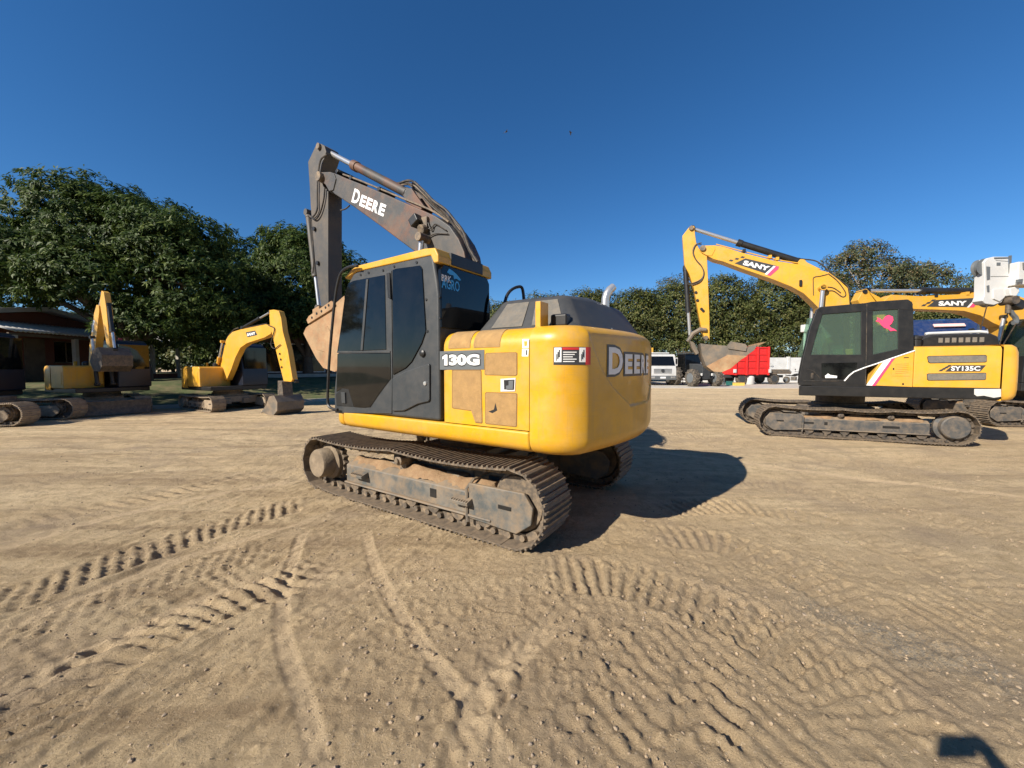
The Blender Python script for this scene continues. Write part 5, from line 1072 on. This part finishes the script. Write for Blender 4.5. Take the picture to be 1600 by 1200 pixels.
# small things left on the apron
def crate(u, v, size, mt, label, cat, nm):
    p = ground(u, v, .035); o = MB().box((0, 0, size[2]/2), size).box((0, 0, size[2]), (size[0]*1.06, size[1]*1.06, size[2]*.14)).build(nm, mt, None, bevel=.02, loc=(p[0], p[1], .036)); tag(o, label, cat)
M['teal'] = mat('teal_plastic', (.02, .13, .12), .5); M['straw'] = mat('yellow_plastic', (.75, .5, .1), .5)
crate(1140, 602, (.45, .35, .32), M['teal'], 'small teal box on the apron beside the big tyre', 'box', 'plastic_box'); crate(1154, 602.5, (.75, .4, .22), M['straw'], 'flat yellow crate on the apron below the red body', 'crate', 'plastic_crate')
p = ground(1170, 600.5, .035); tag(MB().lathe([(0, 0), (.36, 0), (.40, .06), (.40, .62), (.30, .74), (.10, .78), (.1, .84), (0, .84)], (0, 0, 0), 'z', 24).build('water_tank', M['white'], None, loc=(p[0], p[1], .036)), 'squat white plastic tank below the red body', 'tank')
p = ground(1133, 601.5, .035); tag(MB().lathe([(0, 0), (.16, 0), (.18, .03), (.18, .5), (.1, .6), (0, .6)], (0, 0, 0), 'z', 16).build('gas_bottle', M['plate'], None, loc=(p[0], p[1]+.4, .036)), 'small grey bottle beside the teal box', 'bottle')
# motorcycle
mp_ = ground(1240, 599, .035); mc = thing('motorcycle', 'dark motorcycle parked before the white wall', 'motorcycle', (mp_[0], mp_[1], .036), R(-70))
for x in (-.65, .65): wheel(mc, (x, 0, .31), .31, .11, rim='plate')
MB().prism([(-.75, .78), (-.2, .72), (.05, .85), (.35, .92), (.42, .75), (.1, .62), (-.7, .68)], -.11, .11).build('tank_and_seat', M['black'], mc, bevel=.04); MB().box((0, 0, .42), (.42, .26, .34)).build('engine', M['frame'], mc, bevel=.03)
MB().tube([(.65, 0, .31), (.45, 0, .85), (.40, 0, 1.02)], .03).build('fork', M['chrome'], mc); MB().tube([(.30, -.36, 1.08), (.40, -.2, 1.05), (.40, .2, 1.05), (.30, .36, 1.08)], .018).build('handlebar', M['black'], mc)
for s in (-1, 1): MB().tube([(.36, s*.3, 1.06), (.36, s*.36, 1.22)], .01, 6).box((.36, s*.38, 1.27), (.02, .13, .09)).build('mirror', M['black'], mc)
MB().lathe([(0, 0), (.09, 0), (.07, .1), (0, .12)], (.47, 0, .95), 'x', 14).build('headlamp', M['chrome'], mc)
# white post with a box, seen past the amber cab
p = atY(1256, 570, 24); pz = 1.6+(572-511)/601*24; pst = thing('lamp_post', 'slim white post with a square box beside the black cab', 'post', (p[0], 24, .0)); MB().cyl((0, 0, -.05), (0, 0, pz-.2), .07, n=10).build('pole', M['white'], pst); MB().box((.08, 0, pz-.1), (.5, .35, .45)).build('lamp_box', M['white'], pst, bevel=.03)
# navy truck behind, a light bar on its roof
nv = atY(1482, 560, 21); nt_ = thing('truck', 'navy truck with pale roof sign behind the level amber boom', 'truck', (nv[0], 21.5, 0), R(-90-18))
nc = MB().prism([(1.1, .6), (1.1, 1.9), (.9, 3.2), (.3, 4.1), (-1.0, 4.3), (-1.2, 4.2), (-1.2, .6)], -1.7, 1.7).build('cab', M['navyp'] if 'navyp' in M else M.setdefault('navyp', mat('navy_paint', (.012, .03, .10), .3, dirt=(.2, .18, .15), dirt_amt=.2, coat=.3)), nt_, bevel=.06, seg=3)
MB().prism([(-1.5, 2.0), (1.5, 2.0), (1.4, 3.1), (-1.4, 3.1)], 0, .02, 'x').build('windscreen', M['tglass'], nc).matrix_local = Matrix.Translation((1.04, 0, 2.0)) @ Matrix.Rotation(R(-9), 4, 'Y') @ Matrix.Translation((0, 0, -2.0))
MB().box((.66, 0, 3.80), (.06, 1.3, .2), Matrix.Rotation(R(-40), 3, 'Y')).build('roof_sign', mat('pale_pink_sign', (.8, .5, .45), .5), nc, bevel=.01)
for s in (-1, 1): wheel(nt_, (.2, s*1.45, .52), .52, .32, rim='plate')
MB().box((-4.2, 0, 1.2), (5.6, 3.0, .5)).build('chassis', M['dletter'], nt_); [wheel(nt_, (-5.4, s*1.3, .52), .52, .5, rim='plate') for s in (-1, 1)]
# white crane boom head hanging into the frame
KY = 9.35
def kp_(x, y): q = atY(1410+x/7.5, 390+y/7.5, KY); return (q[0], q[2])
cr = thing('crane', 'white crane boom head with hook block at the right edge', 'crane', (0, KY, 0))
hdp = [kp_(*p) for p in ((948, 150), (985, 105), (1060, 85), (1230, 85), (1240, 400), (1200, 540), (1150, 620), (1060, 650), (960, 635), (925, 600), (950, 540), (955, 300))]
kh = MB()
kh.prism(hdp, -.02, .20)
kho = kh.build('boom_head', M['white'], cr, bevel=.012)
for x, y, r_ in ((1000, 200, .20), (1080, 560, .22)):
    a, b_ = kp_(x, y); MB().lathe([(0, -.06), (r_, -.06), (r_*.8, -.03), (r_*.8, .03), (r_, .06), (0, .06)], (a-.04, .09, b_), 'y', 24).build('sheave', M['plate'], kho)
for x, y in ((1112, 172), (1092, 505)): a, b_ = kp_(x, y); MB().box((a, -.023, b_), (.09, .01, .07)).build('inspection_hole', M['plate'], kho)
for (pa, pb) in (((1080, 130), (1225, 140)), ((1020, 318), (1235, 315))): (a, b_), (c_, d_) = kp_(*pa), kp_(*pb); MB().tube([(a, -.021, b_), (c_, -.021, d_)], .006, 6).build('weld_seam', M['plate'], kho)
x0_, z0_ = kp_(1240, 140); x1_, z1_ = kp_(1240, 410)
MB().box((x0_+3.2, 0, (z0_+z1_)/2-.05), (6.4, .40, z0_-z1_)).build('boom_section', M['white'], cr, bevel=.03); MB().box((x0_+3.9, 0, (z0_+z1_)/2-.05), (5.0, .52, (z0_-z1_)*1.22)).build('boom_section', M['white'], cr, bevel=.03)
for k in range(5): MB().box((x0_+.62, -.215, z1_+.12+.07*k), (.35, .03, .03)).build('boom_bracket', M['plate'], cr)
for pts in (((968, 200), (1012, 205), (1010, 350), (975, 360)), ((972, 425), (1002, 418), (1004, 500), (980, 500)), ((1040, 470), (1150, 460), (1170, 560), (1110, 610), (1040, 580)), ((1060, 95), (1225, 92), (1228, 106), (1062, 112)), ((1228, 75), (1265, 70), (1250, 350), (1232, 350))):
    MB().prism([kp_(*p) for p in pts], -.032 if pts[0][0] != 1040 else -.05, -.019).build('head_fitting', M['plate'] if pts[0][0] != 1040 else M['white'], kho, bevel=.004)
for pts in (((1275, 180), (1340, 170), (1330, 220), (1280, 260)), ((1300, 290), (1345, 285), (1340, 380), (1300, 385)), ((1370, 280), (1430, 278), (1430, 292), (1370, 296)), ((1370, 345), (1430, 343), (1430, 358), (1370, 360)), ((1200, 375), (1255, 370), (1250, 410), (1200, 412))):
    MB().prism([kp_(*p) for p in pts], -.25, -.198).build('boom_fitting', M['plate'], cr, bevel=.004)
hk = [kp_(*p) for p in ((1180, 460), (1290, 440), (1300, 500), (1260, 560), (1200, 550))]; MB().prism(hk, -.12, .12).build('hook_block', M['white'], cr, bevel=.02)
a, b_ = kp_(1245, 600); MB().lathe([(0, -.14), (.10, -.14), (.10, .14), (0, .14)], (a, 0, b_), 'y', 18).cyl((a, 0, b_-.05), (a, 0, b_-.3), .05).build('hook_swivel', M['steel2'], cr)
hkp = [kp_(*p) for p in ((1265, 720), (1290, 760), (1325, 800), (1330, 850), (1300, 860))]; MB().tube(spline([(q[0], 0, q[1]) for q in hkp], 4), .05, 8).build('hook', M['plate'], cr)
a, b_ = kp_(1330, 640); MB().box((a, 0, b_), (.26, .2, .22), Matrix.Rotation(.4, 3, 'Y')).build('winch_weight', M['black'], cr, bevel=.03)
for (pa, pb) in (((965, 640), (1085, 960)), ((1230, 640), (1320, 1110)), ((1300, 870), (1365, 1110))): (a, b_), (c_, d_) = kp_(*pa), kp_(*pb); MB().tube([(a, -.05, b_), (c_, .3, d_)], .012, 6).build('wire_rope', M['steel2'], cr)
cx_ = x0_+6.2; MB().box((cx_+.4, 0, 2.6), (2.2, 1.6, 1.4)).build('turret', M['white'], cr, bevel=.05); MB().box((cx_+.8, 0, 1.35), (7.0, 2.4, .7)).build('carrier', M['white'], cr, bevel=.05)
for x in (-2, .4, 2.6):
    for s in (-1, 1): wheel(cr, (cx_+.8+x, s*1.05, .55), .55, .36, rim='plate')
# two birds high up
for u, v, Y, a in ((791, 206, 60, .6), (892, 208, 75, -.3)):
    p = atY(u, v, Y); bd = thing('bird', 'dark bird gliding above the boom' if u < 850 else 'tiny dark bird right of the other one', 'bird', tuple(p), a)
    b0_ = MB().lathe([(0, -.28), (.05, -.22), (.085, 0), (.06, .16), (.05, .24), (0, .30)], (0, 0, 0), 'x', 10).build('body', M['rubber'], bd); b0_.rotation_euler = (0, R(-35), 0)
    for s in (-1, 1): MB().add([(.12, s*.04, .02), (-.10, s*.04, .01), (-.16, s*.36, .14), (.06, s*.40, .16), (-.14, s*.72, .10), (-.02, s*.74, .11)], [(0, 1, 2, 3), (3, 2, 4, 5)]).build('wing', M['rubber'], b0_)
# ================================================================ trees
def leaf_mat(name, c1, c2, c3, rough=.5, trans=.25, spec=.4):
    m = bpy.data.materials.new(name); m.use_nodes = True; nt = m.node_tree; N = nt.nodes; L = nt.links; b = N['Principled BSDF']
    a = N.new('ShaderNodeAttribute'); a.attribute_name = 'tone'; r = N.new('ShaderNodeValToRGB'); L.new(a.outputs['Fac'], r.inputs[0])
    r.color_ramp.elements[0].color = c1+(1,); r.color_ramp.elements[1].color = c3+(1,); e = r.color_ramp.elements.new(.55); e.color = c2+(1,)
    L.new(r.outputs[0], b.inputs['Base Color']); b.inputs['Roughness'].default_value = rough; b.inputs['Specular IOR Level'].default_value = spec
    t = N.new('ShaderNodeBsdfTranslucent'); L.new(r.outputs[0], t.inputs[0]); x = N.new('ShaderNodeMixShader'); x.inputs[0].default_value = trans; L.new(b.outputs[0], x.inputs[1]); L.new(t.outputs[0], x.inputs[2]); L.new(x.outputs[0], N['Material Output'].inputs[0]); return m
M['mango'] = leaf_mat('mango_leaf', (.026, .050, .011), (.050, .085, .018), (.125, .16, .038), .55, .25, .2)
M['dryleaf'] = leaf_mat('dusty_green_leaf', (.050, .065, .016), (.095, .115, .030), (.19, .17, .055), .55, .3)
M['russet'] = leaf_mat('russet_leaf', (.05, .07, .025), (.10, .115, .05), (.24, .165, .085), .6, .3)
M['bark'] = mat('grey_bark', (.11, .085, .065), .95, dirt=(.2, .17, .14), dirt_amt=.5, scale=5, bump=.7, bscale=25)
M['palebark'] = mat('pale_bark', (.34, .30, .26), .9, dirt=(.18, .15, .12), dirt_amt=.5, scale=5, bump=.4, bscale=25)
def tree(name, label, base, lobes, n_clump, leaf, mt, bark, seed, group=None, droop=.5, per=11, trunk_r=.28, fork=None, gap=.0, jit=.2):
    """lobes: (x,y,z,rx,ry,rz) ellipsoids relative to base; clumps of leaves grow on and under their surfaces"""
    r_ = np.random.default_rng(seed); root = thing(name, label, 'tree', tuple(base), 0, group)
    Lb = np.array(lobes, float); area = np.array([(l[3]*l[4])**.8*l[5]**.4 for l in Lb]); pick = r_.choice(len(Lb), n_clump, p=area/area.sum())
    d = r_.normal(size=(n_clump, 3)); d /= np.linalg.norm(d, axis=1)[:, None]; d[:, 2] = np.where(d[:, 2] < -.45, -d[:, 2], d[:, 2])
    bump_ = 1+.16*np.sin(d[:, 0]*7+pick*2.1)*np.sin(d[:, 1]*6+pick)+.12*np.sin(d[:, 2]*9+pick*1.7)
    rad = (1-.45*r_.random(n_clump)**2.2)*bump_
    C = Lb[pick, :3]+d*Lb[pick, 3:6]*rad[:, None]
    if gap > 0:
        k = fbm(C[:, 0]+C[:, 2]*.7, C[:, 1]+C[:, 2]*.5, .9, 2, seed=seed) > -gap_cut(gap); C, d, rad = C[k], d[k], rad[k]
    n = len(C); q = np.repeat(np.arange(n), per); m = len(q)
    # leaf directions: out of the clump, drooping
    pr = r_.normal(size=(m, 3)); pr -= d[q]*np.sum(pr*d[q], 1)[:, None]; pr /= np.linalg.norm(pr, axis=1)[:, None]
    ld = pr+d[q]*(.15+.7*r_.random(m))[:, None]; ld[:, 2] -= droop*(.3+r_.random(m)); ld /= np.linalg.norm(ld, axis=1)[:, None]
    L_ = leaf[0]*(.65+.6*r_.random(m)); W_ = leaf[1]*(.75+.5*r_.random(m))
    side = np.cross(ld, d[q]+(0, 0, .5)+r_.normal(size=(m, 3))*.45); side /= np.linalg.norm(side, axis=1)[:, None]; nrm = np.cross(side, ld)
    o = C[q]+ld*(.15*r_.random(m))[:, None]*leaf[0]+r_.normal(size=(m, 3))*leaf[0]*jit
    a = o; mid = o+ld*(L_*.5)[:, None]+nrm*(L_*.06)[:, None]; tip = o+ld*L_[:, None]-nrm*(L_*.10)[:, None]
    V = np.stack([a, mid+side*(W_*.5)[:, None], tip, mid-side*(W_*.5)[:, None]], 1).reshape(-1, 3); Q = np.arange(4*m).reshape(-1, 4)
    me = np_mesh('foliage', V, Q, mt); tone = np.clip(.5+.22*r_.normal(size=m)+.60*(r_.random(n)-.5)[q], 0, 1)
    at = me.attributes.new('tone', 'FLOAT', 'POINT'); at.data.foreach_set('value', np.repeat(tone, 4).astype(np.float32))
    put('crown', me, mt, root, sharp=180)
    # trunk, limbs into every lobe
    cz = float(np.min(Lb[:, 2]-Lb[:, 5]*.5)); fk = np.array(fork if fork is not None else (0, 0, max(1.2, cz*.6)))
    t = MB(); P = spline([(0, 0, -.3), (fk[0]*.25+.05, fk[1]*.3, fk[2]*.4), tuple(fk)], 5); t.tube(P, [trunk_r*(1.25-.5*i/(len(P)-1)) for i in range(len(P))], 12); tk_ = t.build('trunk', bark, root)
    for i, l in enumerate(Lb):
        e = np.array(l[:3])+np.array([0, 0, l[5]*.35]); mid = fk+(e-fk)*.5+np.array([0, 0, .12])*np.linalg.norm(e-fk)*.6; P = spline([tuple(fk-(0, 0, .2)), tuple(mid), tuple(e)], 5)
        MB().tube(P, [trunk_r*.6*(1-.8*k/(len(P)-1)) for k in range(len(P))], 8).build('limb', bark, tk_)
        for s in range(4):
            p0 = np.array(P[6+s % 4]); dd = r_.normal(size=3); dd[2] = abs(dd[2])*.4; p1 = p0+dd/np.linalg.norm(dd)*min(l[3:6])*.8
            MB().tube([tuple(p0), tuple((p0+p1)/2+(0, 0, .1)), tuple(p1)], [trunk_r*.2, trunk_r*.13, trunk_r*.04], 6).build('branch', bark, tk_)
    return root
def gap_cut(g): return .42-g
def TX(u, Y): return float(atY(u, 570, Y)[0])
# big mango over the house, and its neighbour
b1 = (TX(222, 18.2), 18.2, .75); cx = TX(180, 18.5)-b1[0]
tree('mango_tree', 'huge dark leafy tree spreading over the house', b1,
     [(cx-.5, .6, 5.4, 3.6, 3.2, 3.4), (cx-1.0, .4, 7.6, 2.6, 2.4, 2.0), (cx-3.4, -.2, 5.6, 2.5, 2.4, 2.0), (cx-4.8, .8, 5.0, 2.2, 2.0, 1.6), (cx+1.8, .2, 6.2, 2.6, 2.4, 2.2), (cx+3.6, -.2, 5.9, 2.5, 2.2, 2.0), (cx+4.6, -.6, 4.0, 2.2, 1.9, 2.0), (cx+1.0, -1.6, 4.3, 2.5, 1.9, 1.5), (cx-1.6, -1.8, 5.0, 2.4, 1.8, 1.5), (cx+3.2, -1.0, 2.7, 2.3, 1.6, 1.3), (cx+5.0, .6, 2.6, 1.7, 1.6, 1.7), (cx+1.6, 1.8, 2.4, 2.2, 1.5, 1.2), (cx-5.6, .6, 4.2, 2.2, 1.9, 1.3)],
     9000, (.22, .066), M['mango'], M['bark'], 3, 'trees behind the left machines', droop=.8, per=14, trunk_r=.34, fork=(-1.0, .6, 2.0))
b2 = (TX(480, 24.5), 24.5, .9)
tree('mango_tree', 'second dark leafy tree behind the raised grey arm', b2,
     [(0, 0, 5.6, 3.4, 3.0, 3.2), (-.4, .4, 7.5, 2.5, 2.4, 1.7), (-3.0, 0, 4.6, 2.2, 2.2, 2.3), (2.6, .2, 5.2, 2.4, 2.2, 2.2), (3.4, -.2, 3.4, 1.9, 1.9, 1.8), (-1.4, -1.8, 3.4, 2.3, 1.8, 1.7), (1.4, -1.9, 3.2, 2.2, 1.8, 1.6)],
     6600, (.23, .068), M['mango'], M['bark'], 5, 'trees behind the left machines', droop=.8, per=14, trunk_r=.3)
b3 = (TX(376, 26.5), 26.5, .9)
tree('mango_tree', 'shaded tree filling the gap between the two big crowns', b3, [(0, 0, 5.8, 2.6, 2.4, 3.3), (-2.4, 0, 3.6, 2.2, 2.0, 2.2), (2.2, 0, 4.0, 2.2, 2.0, 2.2), (0, 0, 2.0, 3, 2, 1.6)], 2600, (.30, .085), M['mango'], M['bark'], 6, 'trees behind the left machines', droop=.8, per=12, trunk_r=.3)
# row of trees along the far side
row = [(590, 44, 5.4), (690, 43, 5.6), (775, 42, 8.4), (850, 42, 9.2), (915, 41.5, 9.6), (985, 41, 9.6), (1060, 41, 10.2), (1130, 41, 11.0), (1205, 41.5, 11.6), (1280, 42, 11.2), (1370, 42, 9.4), (1460, 42, 9.0), (1550, 43, 9.0), (1650, 43, 9.4)]
nm_ = ['low tree at the left end of the far row, behind the cab', 'far tree hidden mostly by the black cab', 'far tree peeping over the grey hood, left of the exhaust', 'far tree just left of the chrome exhaust pipe', 'far tree just right of the chrome exhaust pipe', 'far tree rising behind the white truck', 'far tree behind the hanging amber arm', 'far tree behind the red truck body', 'far tree under the middle of the amber boom', 'far tree left of the black amber-machine cab roof', 'far tree below the tall russet tree', 'far tree seen under the level boom', 'far tree behind the white crane head', 'far tree at the right end of the row']
for i, (u, Y, h) in enumerate(row):
    x = TX(u, Y); rr = np.random.default_rng(100+i); w_ = 3.9+rr.random()*.7; j = lambda s=.5: (rr.random()-.5)*2*s
    lob = [(j(), j(), h*.62, w_*.85, 2.2, h*.34), (-w_*.6+j(), j(), h*.45, w_*.7, 1.9, h*.30), (w_*.6+j(), j(), h*.48, w_*.7, 1.9, h*.30), (j(.8), -1.2, h*.25, w_*.9, 1.6, h*.24), (j(1.2), -.6, h*.80, w_*.55, 1.5, h*.17), (-w_*.5, -1.3, h*.13, w_*.75, 1.3, h*.15), (w_*.5, -1.3, h*.13, w_*.75, 1.3, h*.15)]
    tree('hedge_tree', nm_[i], (x, Y, 0), lob, 3200 if 740 < u < 1480 else 1300, (.27, .12), M['dryleaf'], M['bark'], 200+i, 'trees along the far side of the yard', droop=.3, per=10, trunk_r=.2, jit=.6)
x = TX(1372, 45); tree('russet_tree', 'tall open russet and green tree above the level boom', (x, 45, 0), [(0, 0, 11.6, 3.6, 2.6, 2.3), (-4.2, 0, 12.6, 2.6, 2.2, 2.0), (3.6, .2, 11.6, 3.0, 2.4, 2.0), (6.0, 0, 11.4, 2.0, 2.0, 1.6), (-2.0, 0, 14.2, 2.6, 2.0, 1.5), (2.0, 0, 9.4, 3, 2, 1.6), (-5.4, .2, 10.6, 1.8, 1.8, 1.8)], 2300, (.30, .12), M['russet'], M['palebark'], 31, droop=.2, per=9, trunk_r=.26, gap=.17, jit=.6)
x = TX(1515, 52); tree('airy_tree', 'small airy green tree left of the white crane head', (x, 52, 0), [(0, 0, 11.4, 2.6, 2, 2.2), (-2.2, 0, 10.2, 2.0, 2, 1.8), (2.4, 0, 10.4, 2.2, 2, 1.8), (0, 0, 8.2, 3.4, 2, 1.8)], 900, (.32, .13), M['dryleaf'], M['bark'], 37, droop=.2, per=9, trunk_r=.22, gap=.25, jit=.6)
x = TX(1060, 44); tree('bare_tree', 'thin bare-topped tree above the far row beside the amber arm', (x, 44, 0), [(0, 0, 10.6, 1.6, 1.4, 1.3), (1.8, 0, 10.9, 1.2, 1, .9), (-1.5, 0, 10.6, 1.2, 1, .9)], 240, (.24, .09), M['russet'], M['palebark'], 41, droop=.2, per=6, trunk_r=.14, gap=.2, jit=.6)
for i, u in enumerate((-60, 30, 120, 200, 270, 340, 430, 520)):
    Y = 40+(i % 3); x = TX(u, Y); h = 6.5+(i % 3)*.6
    tree('hedge_tree', 'low tree far behind the house, '+['outermost left', 'second from left', 'third from left', 'fourth from left', 'fifth from left', 'sixth from left', 'seventh from left', 'nearest the grey arm'][i], (x, Y, .2), [(0, 0, h*.6, 3.2, 2.4, h*.36), (-2.2, 0, h*.3, 2.6, 2, h*.3), (2.2, 0, h*.3, 2.6, 2, h*.3)], 700, (.42, .2), M['dryleaf'], M['bark'], 500+i, 'low trees behind the house', droop=.3, per=9, trunk_r=.2, jit=.6)
# tree outside the picture on the left, whose shade reaches the machines
tree('mango_tree', 'leafy tree left of the house, outside the picture', (-22.3, 7.3, 0), [(0, 0, 6.0, 3.0, 3.0, 2.9), (-1.6, 1, 4.6, 2.4, 2.4, 1.9), (1.2, -1, 4.4, 2.2, 2.2, 1.8), (-2.5, -1.5, 5.2, 2.4, 2.4, 2.2)], 2600, (.30, .085), M['mango'], M['bark'], 61, 'trees round the yard', droop=.8, per=10, trunk_r=.28)
for i, (x, y, h) in enumerate(((-34, -9, 9), (-27, -15, 9.5), (-19, -19, 9), (-11, -21, 10), (-3, -22, 9), (6, -22, 9.5), (15, -20, 9))):  # unseen row behind the camera, added to darken reflections in the cab glass
    rr = np.random.default_rng(300+i); j = lambda s=.6: (rr.random()-.5)*2*s
    tree('hedge_tree', ['farthest left', 'second from the left', 'third from the left', 'middle', 'third from the right', 'second from the right', 'farthest right'][i]+' tree of the unseen row added behind the camera', (x, y, 0), [(j(), j(), h*.6, 4.2, 2.6, h*.36), (-2.6+j(), j(), h*.35, 3.0, 2.2, h*.33), (2.6+j(), j(), h*.35, 3.0, 2.2, h*.33)], 700, (.5, .24), M['dryleaf'], M['bark'], 400+i, 'trees round the yard', droop=.3, per=9, trunk_r=.25, jit=.6)
# ================================================================ the photographer, whose phone and arm throw the shadow at the lower right
pn = thing('person', 'person in dark shirt and jeans standing and holding up a phone', 'person', (0, 0, 0))
def skin(name, verts, edges, radii, mt, parent, sub=2, rootv=0):
    me = bpy.data.meshes.new(name); me.from_pydata(verts, edges, []); me.materials.append(mt); o = bpy.data.objects.new(name, me); COL.objects.link(o); o.parent = parent
    sk_ = o.modifiers.new('skin', 'SKIN'); sk_.use_smooth_shade = True; sv = me.skin_vertices[0].data if me.skin_vertices else None
    if sv is None: me.skin_vertices.new(); sv = me.skin_vertices[0].data
    for v, r in zip(sv, radii): v.radius = (r, r) if not isinstance(r, tuple) else r
    sv[rootv].use_root = True; ss = o.modifiers.new('sub', 'SUBSURF'); ss.levels = sub; ss.render_levels = sub; return o
M['skin'] = mat('skin', (.42, .24, .16), .5, var=.05); M['shirt'] = mat('dark_shirt', (.03, .035, .05), .9, bump=.1); M['jeans'] = mat('denim', (.05, .07, .12), .9, bump=.15); M['hair'] = mat('dark_hair', (.02, .014, .010), .6, bump=.4, bscale=200); M['phone'] = mat('phone_case', (.02, .02, .022), .35)
BYc = -.36
V = [(0, BYc, .96), (0, BYc-.01, 1.15), (0, BYc-.01, 1.34), (0, BYc, 1.44), (0, BYc+.01, 1.52), (0, BYc+.03, 1.60), (0, BYc+.025, 1.70)]; Ed = [(0, 1), (1, 2), (2, 3), (3, 4), (4, 5), (5, 6)]; Rd = [(.15, .11), (.14, .10), (.17, .11), (.11, .08), .055, (.075, .095), (.07, .085)]
hands = {}
for s in (-1, 1):
    i0 = len(V); hx = .072 if s > 0 else -.155
    if s > 0: V += [(s*.19, BYc, 1.41), (s*.27, BYc+.04, 1.18), (hx+s*.045, -.085, 1.52), (hx+s*.02, -.058, 1.575)]
    else: V += [(s*.19, BYc, 1.41), (s*.245, BYc-.02, 1.12), (s*.26, BYc+.05, .88), (s*.26, BYc+.06, .81)]
    Rd += [.055, .042, .030, .036]; Ed += [(2, i0), (i0, i0+1), (i0+1, i0+2), (i0+2, i0+3)]
    for k in range(4):          # right fingers wrap the end of the phone, the left hand hangs relaxed
        j = len(V); zf = 1.570+.019*k
        if s < 0: V += [(-.26+.004*k, BYc+.03+.02*k, .77), (-.255, BYc+.03+.021*k, .735-.006*(k in (1, 2))), (-.245, BYc+.035+.02*k, .71-.008*(k in (1, 2)))]
        else: V += [(hx+s*.012, -.040, zf), (hx+s*.010, -.018, zf+.004), (hx-s*(.018+.004*(k in (1, 2))), -.0135, zf+.005)]
        Rd += [.009, .0085, .007]; Ed += [(i0+3, j), (j, j+1), (j+1, j+2)]
    j = len(V); V += [(hx, -.066, 1.597), (hx-s*.03, -.047, 1.612)] if s > 0 else [(-.245, BYc+.10, .80), (-.235, BYc+.115, .765)]; Rd += [.011, .009]; Ed += [(i0+3, j), (j, j+1)]
    l0 = len(V); V += [(s*.10, BYc, .90), (s*.11, BYc+.02, .50), (s*.11, BYc-.02, .10), (s*.12, BYc+.13, .035)]; Rd += [.085, .058, .042, (.04, .03)]; Ed += [(0, l0), (l0, l0+1), (l0+1, l0+2), (l0+2, l0+3)]
bodyp = skin('body', V, Ed, Rd, M['skin'], pn)
Vs = [(0, BYc, .95), (0, BYc-.01, 1.15), (0, BYc-.01, 1.34), (0, BYc, 1.43), (-.19, BYc, 1.41), (-.255, BYc+.03, 1.22), (.19, BYc, 1.41), (.255, BYc+.03, 1.22)]
skin('shirt', Vs, [(0, 1), (1, 2), (2, 3), (2, 4), (4, 5), (2, 6), (6, 7)], [(.172, .13), (.16, .12), (.19, .13), (.10, .085), .07, .062, .07, .062], M['shirt'], bodyp)
skin('jeans', [(0, BYc, .98), (.10, BYc, .88), (.11, BYc+.02, .50), (.11, BYc-.02, .09), (-.10, BYc, .88), (-.11, BYc+.02, .50), (-.11, BYc-.02, .09)], [(0, 1), (1, 2), (2, 3), (0, 4), (4, 5), (5, 6)], [(.16, .12), .10, .075, .065, .10, .075, .065], M['jeans'], bodyp)
for s in (-1, 1): MB().prism([(BYc-.10, 0.01), (BYc+.20, .01), (BYc+.21, .05), (BYc+.10, .10), (BYc-.02, .13), (BYc-.10, .11)], s*.115-.05, s*.115+.05, 'x').build('shoe', M['black'], bodyp, bevel=.02)
hr = MB().lathe([(0, .115), (.05, .108), (.085, .07), (.100, .01), (.098, -.05), (.09, -.075)], (0, BYc+.005, 1.695), 'z', 20).build('hair', M['hair'], bodyp)
for s in (-1, 1):
    MB().lathe([(0, -.012), (.009, -.008), (.012, 0), (.009, .008), (0, .012)], (s*.031, BYc+.112, 1.645), 'y', 12).build('eye', M['white'], bodyp); MB().box((s*.088, BYc+.03, 1.63), (.018, .03, .055)).build('ear', M['skin'], bodyp, bevel=.008)
MB().prism([(BYc+.105, 1.645), (BYc+.142, 1.60), (BYc+.11, 1.59)], -.012, .012, 'x').build('nose', M['skin'], bodyp, bevel=.006); MB().box((0, BYc+.112, 1.568), (.045, .012, .012)).build('mouth', M['terracotta'], bodyp, bevel=.004)
ph = MB().box((-.02, -.028, 1.60), (.165, .012, .10)).build('phone', M['phone'], None, bevel=.004); tag(ph, 'black phone held level at eye height by the person', 'phone')
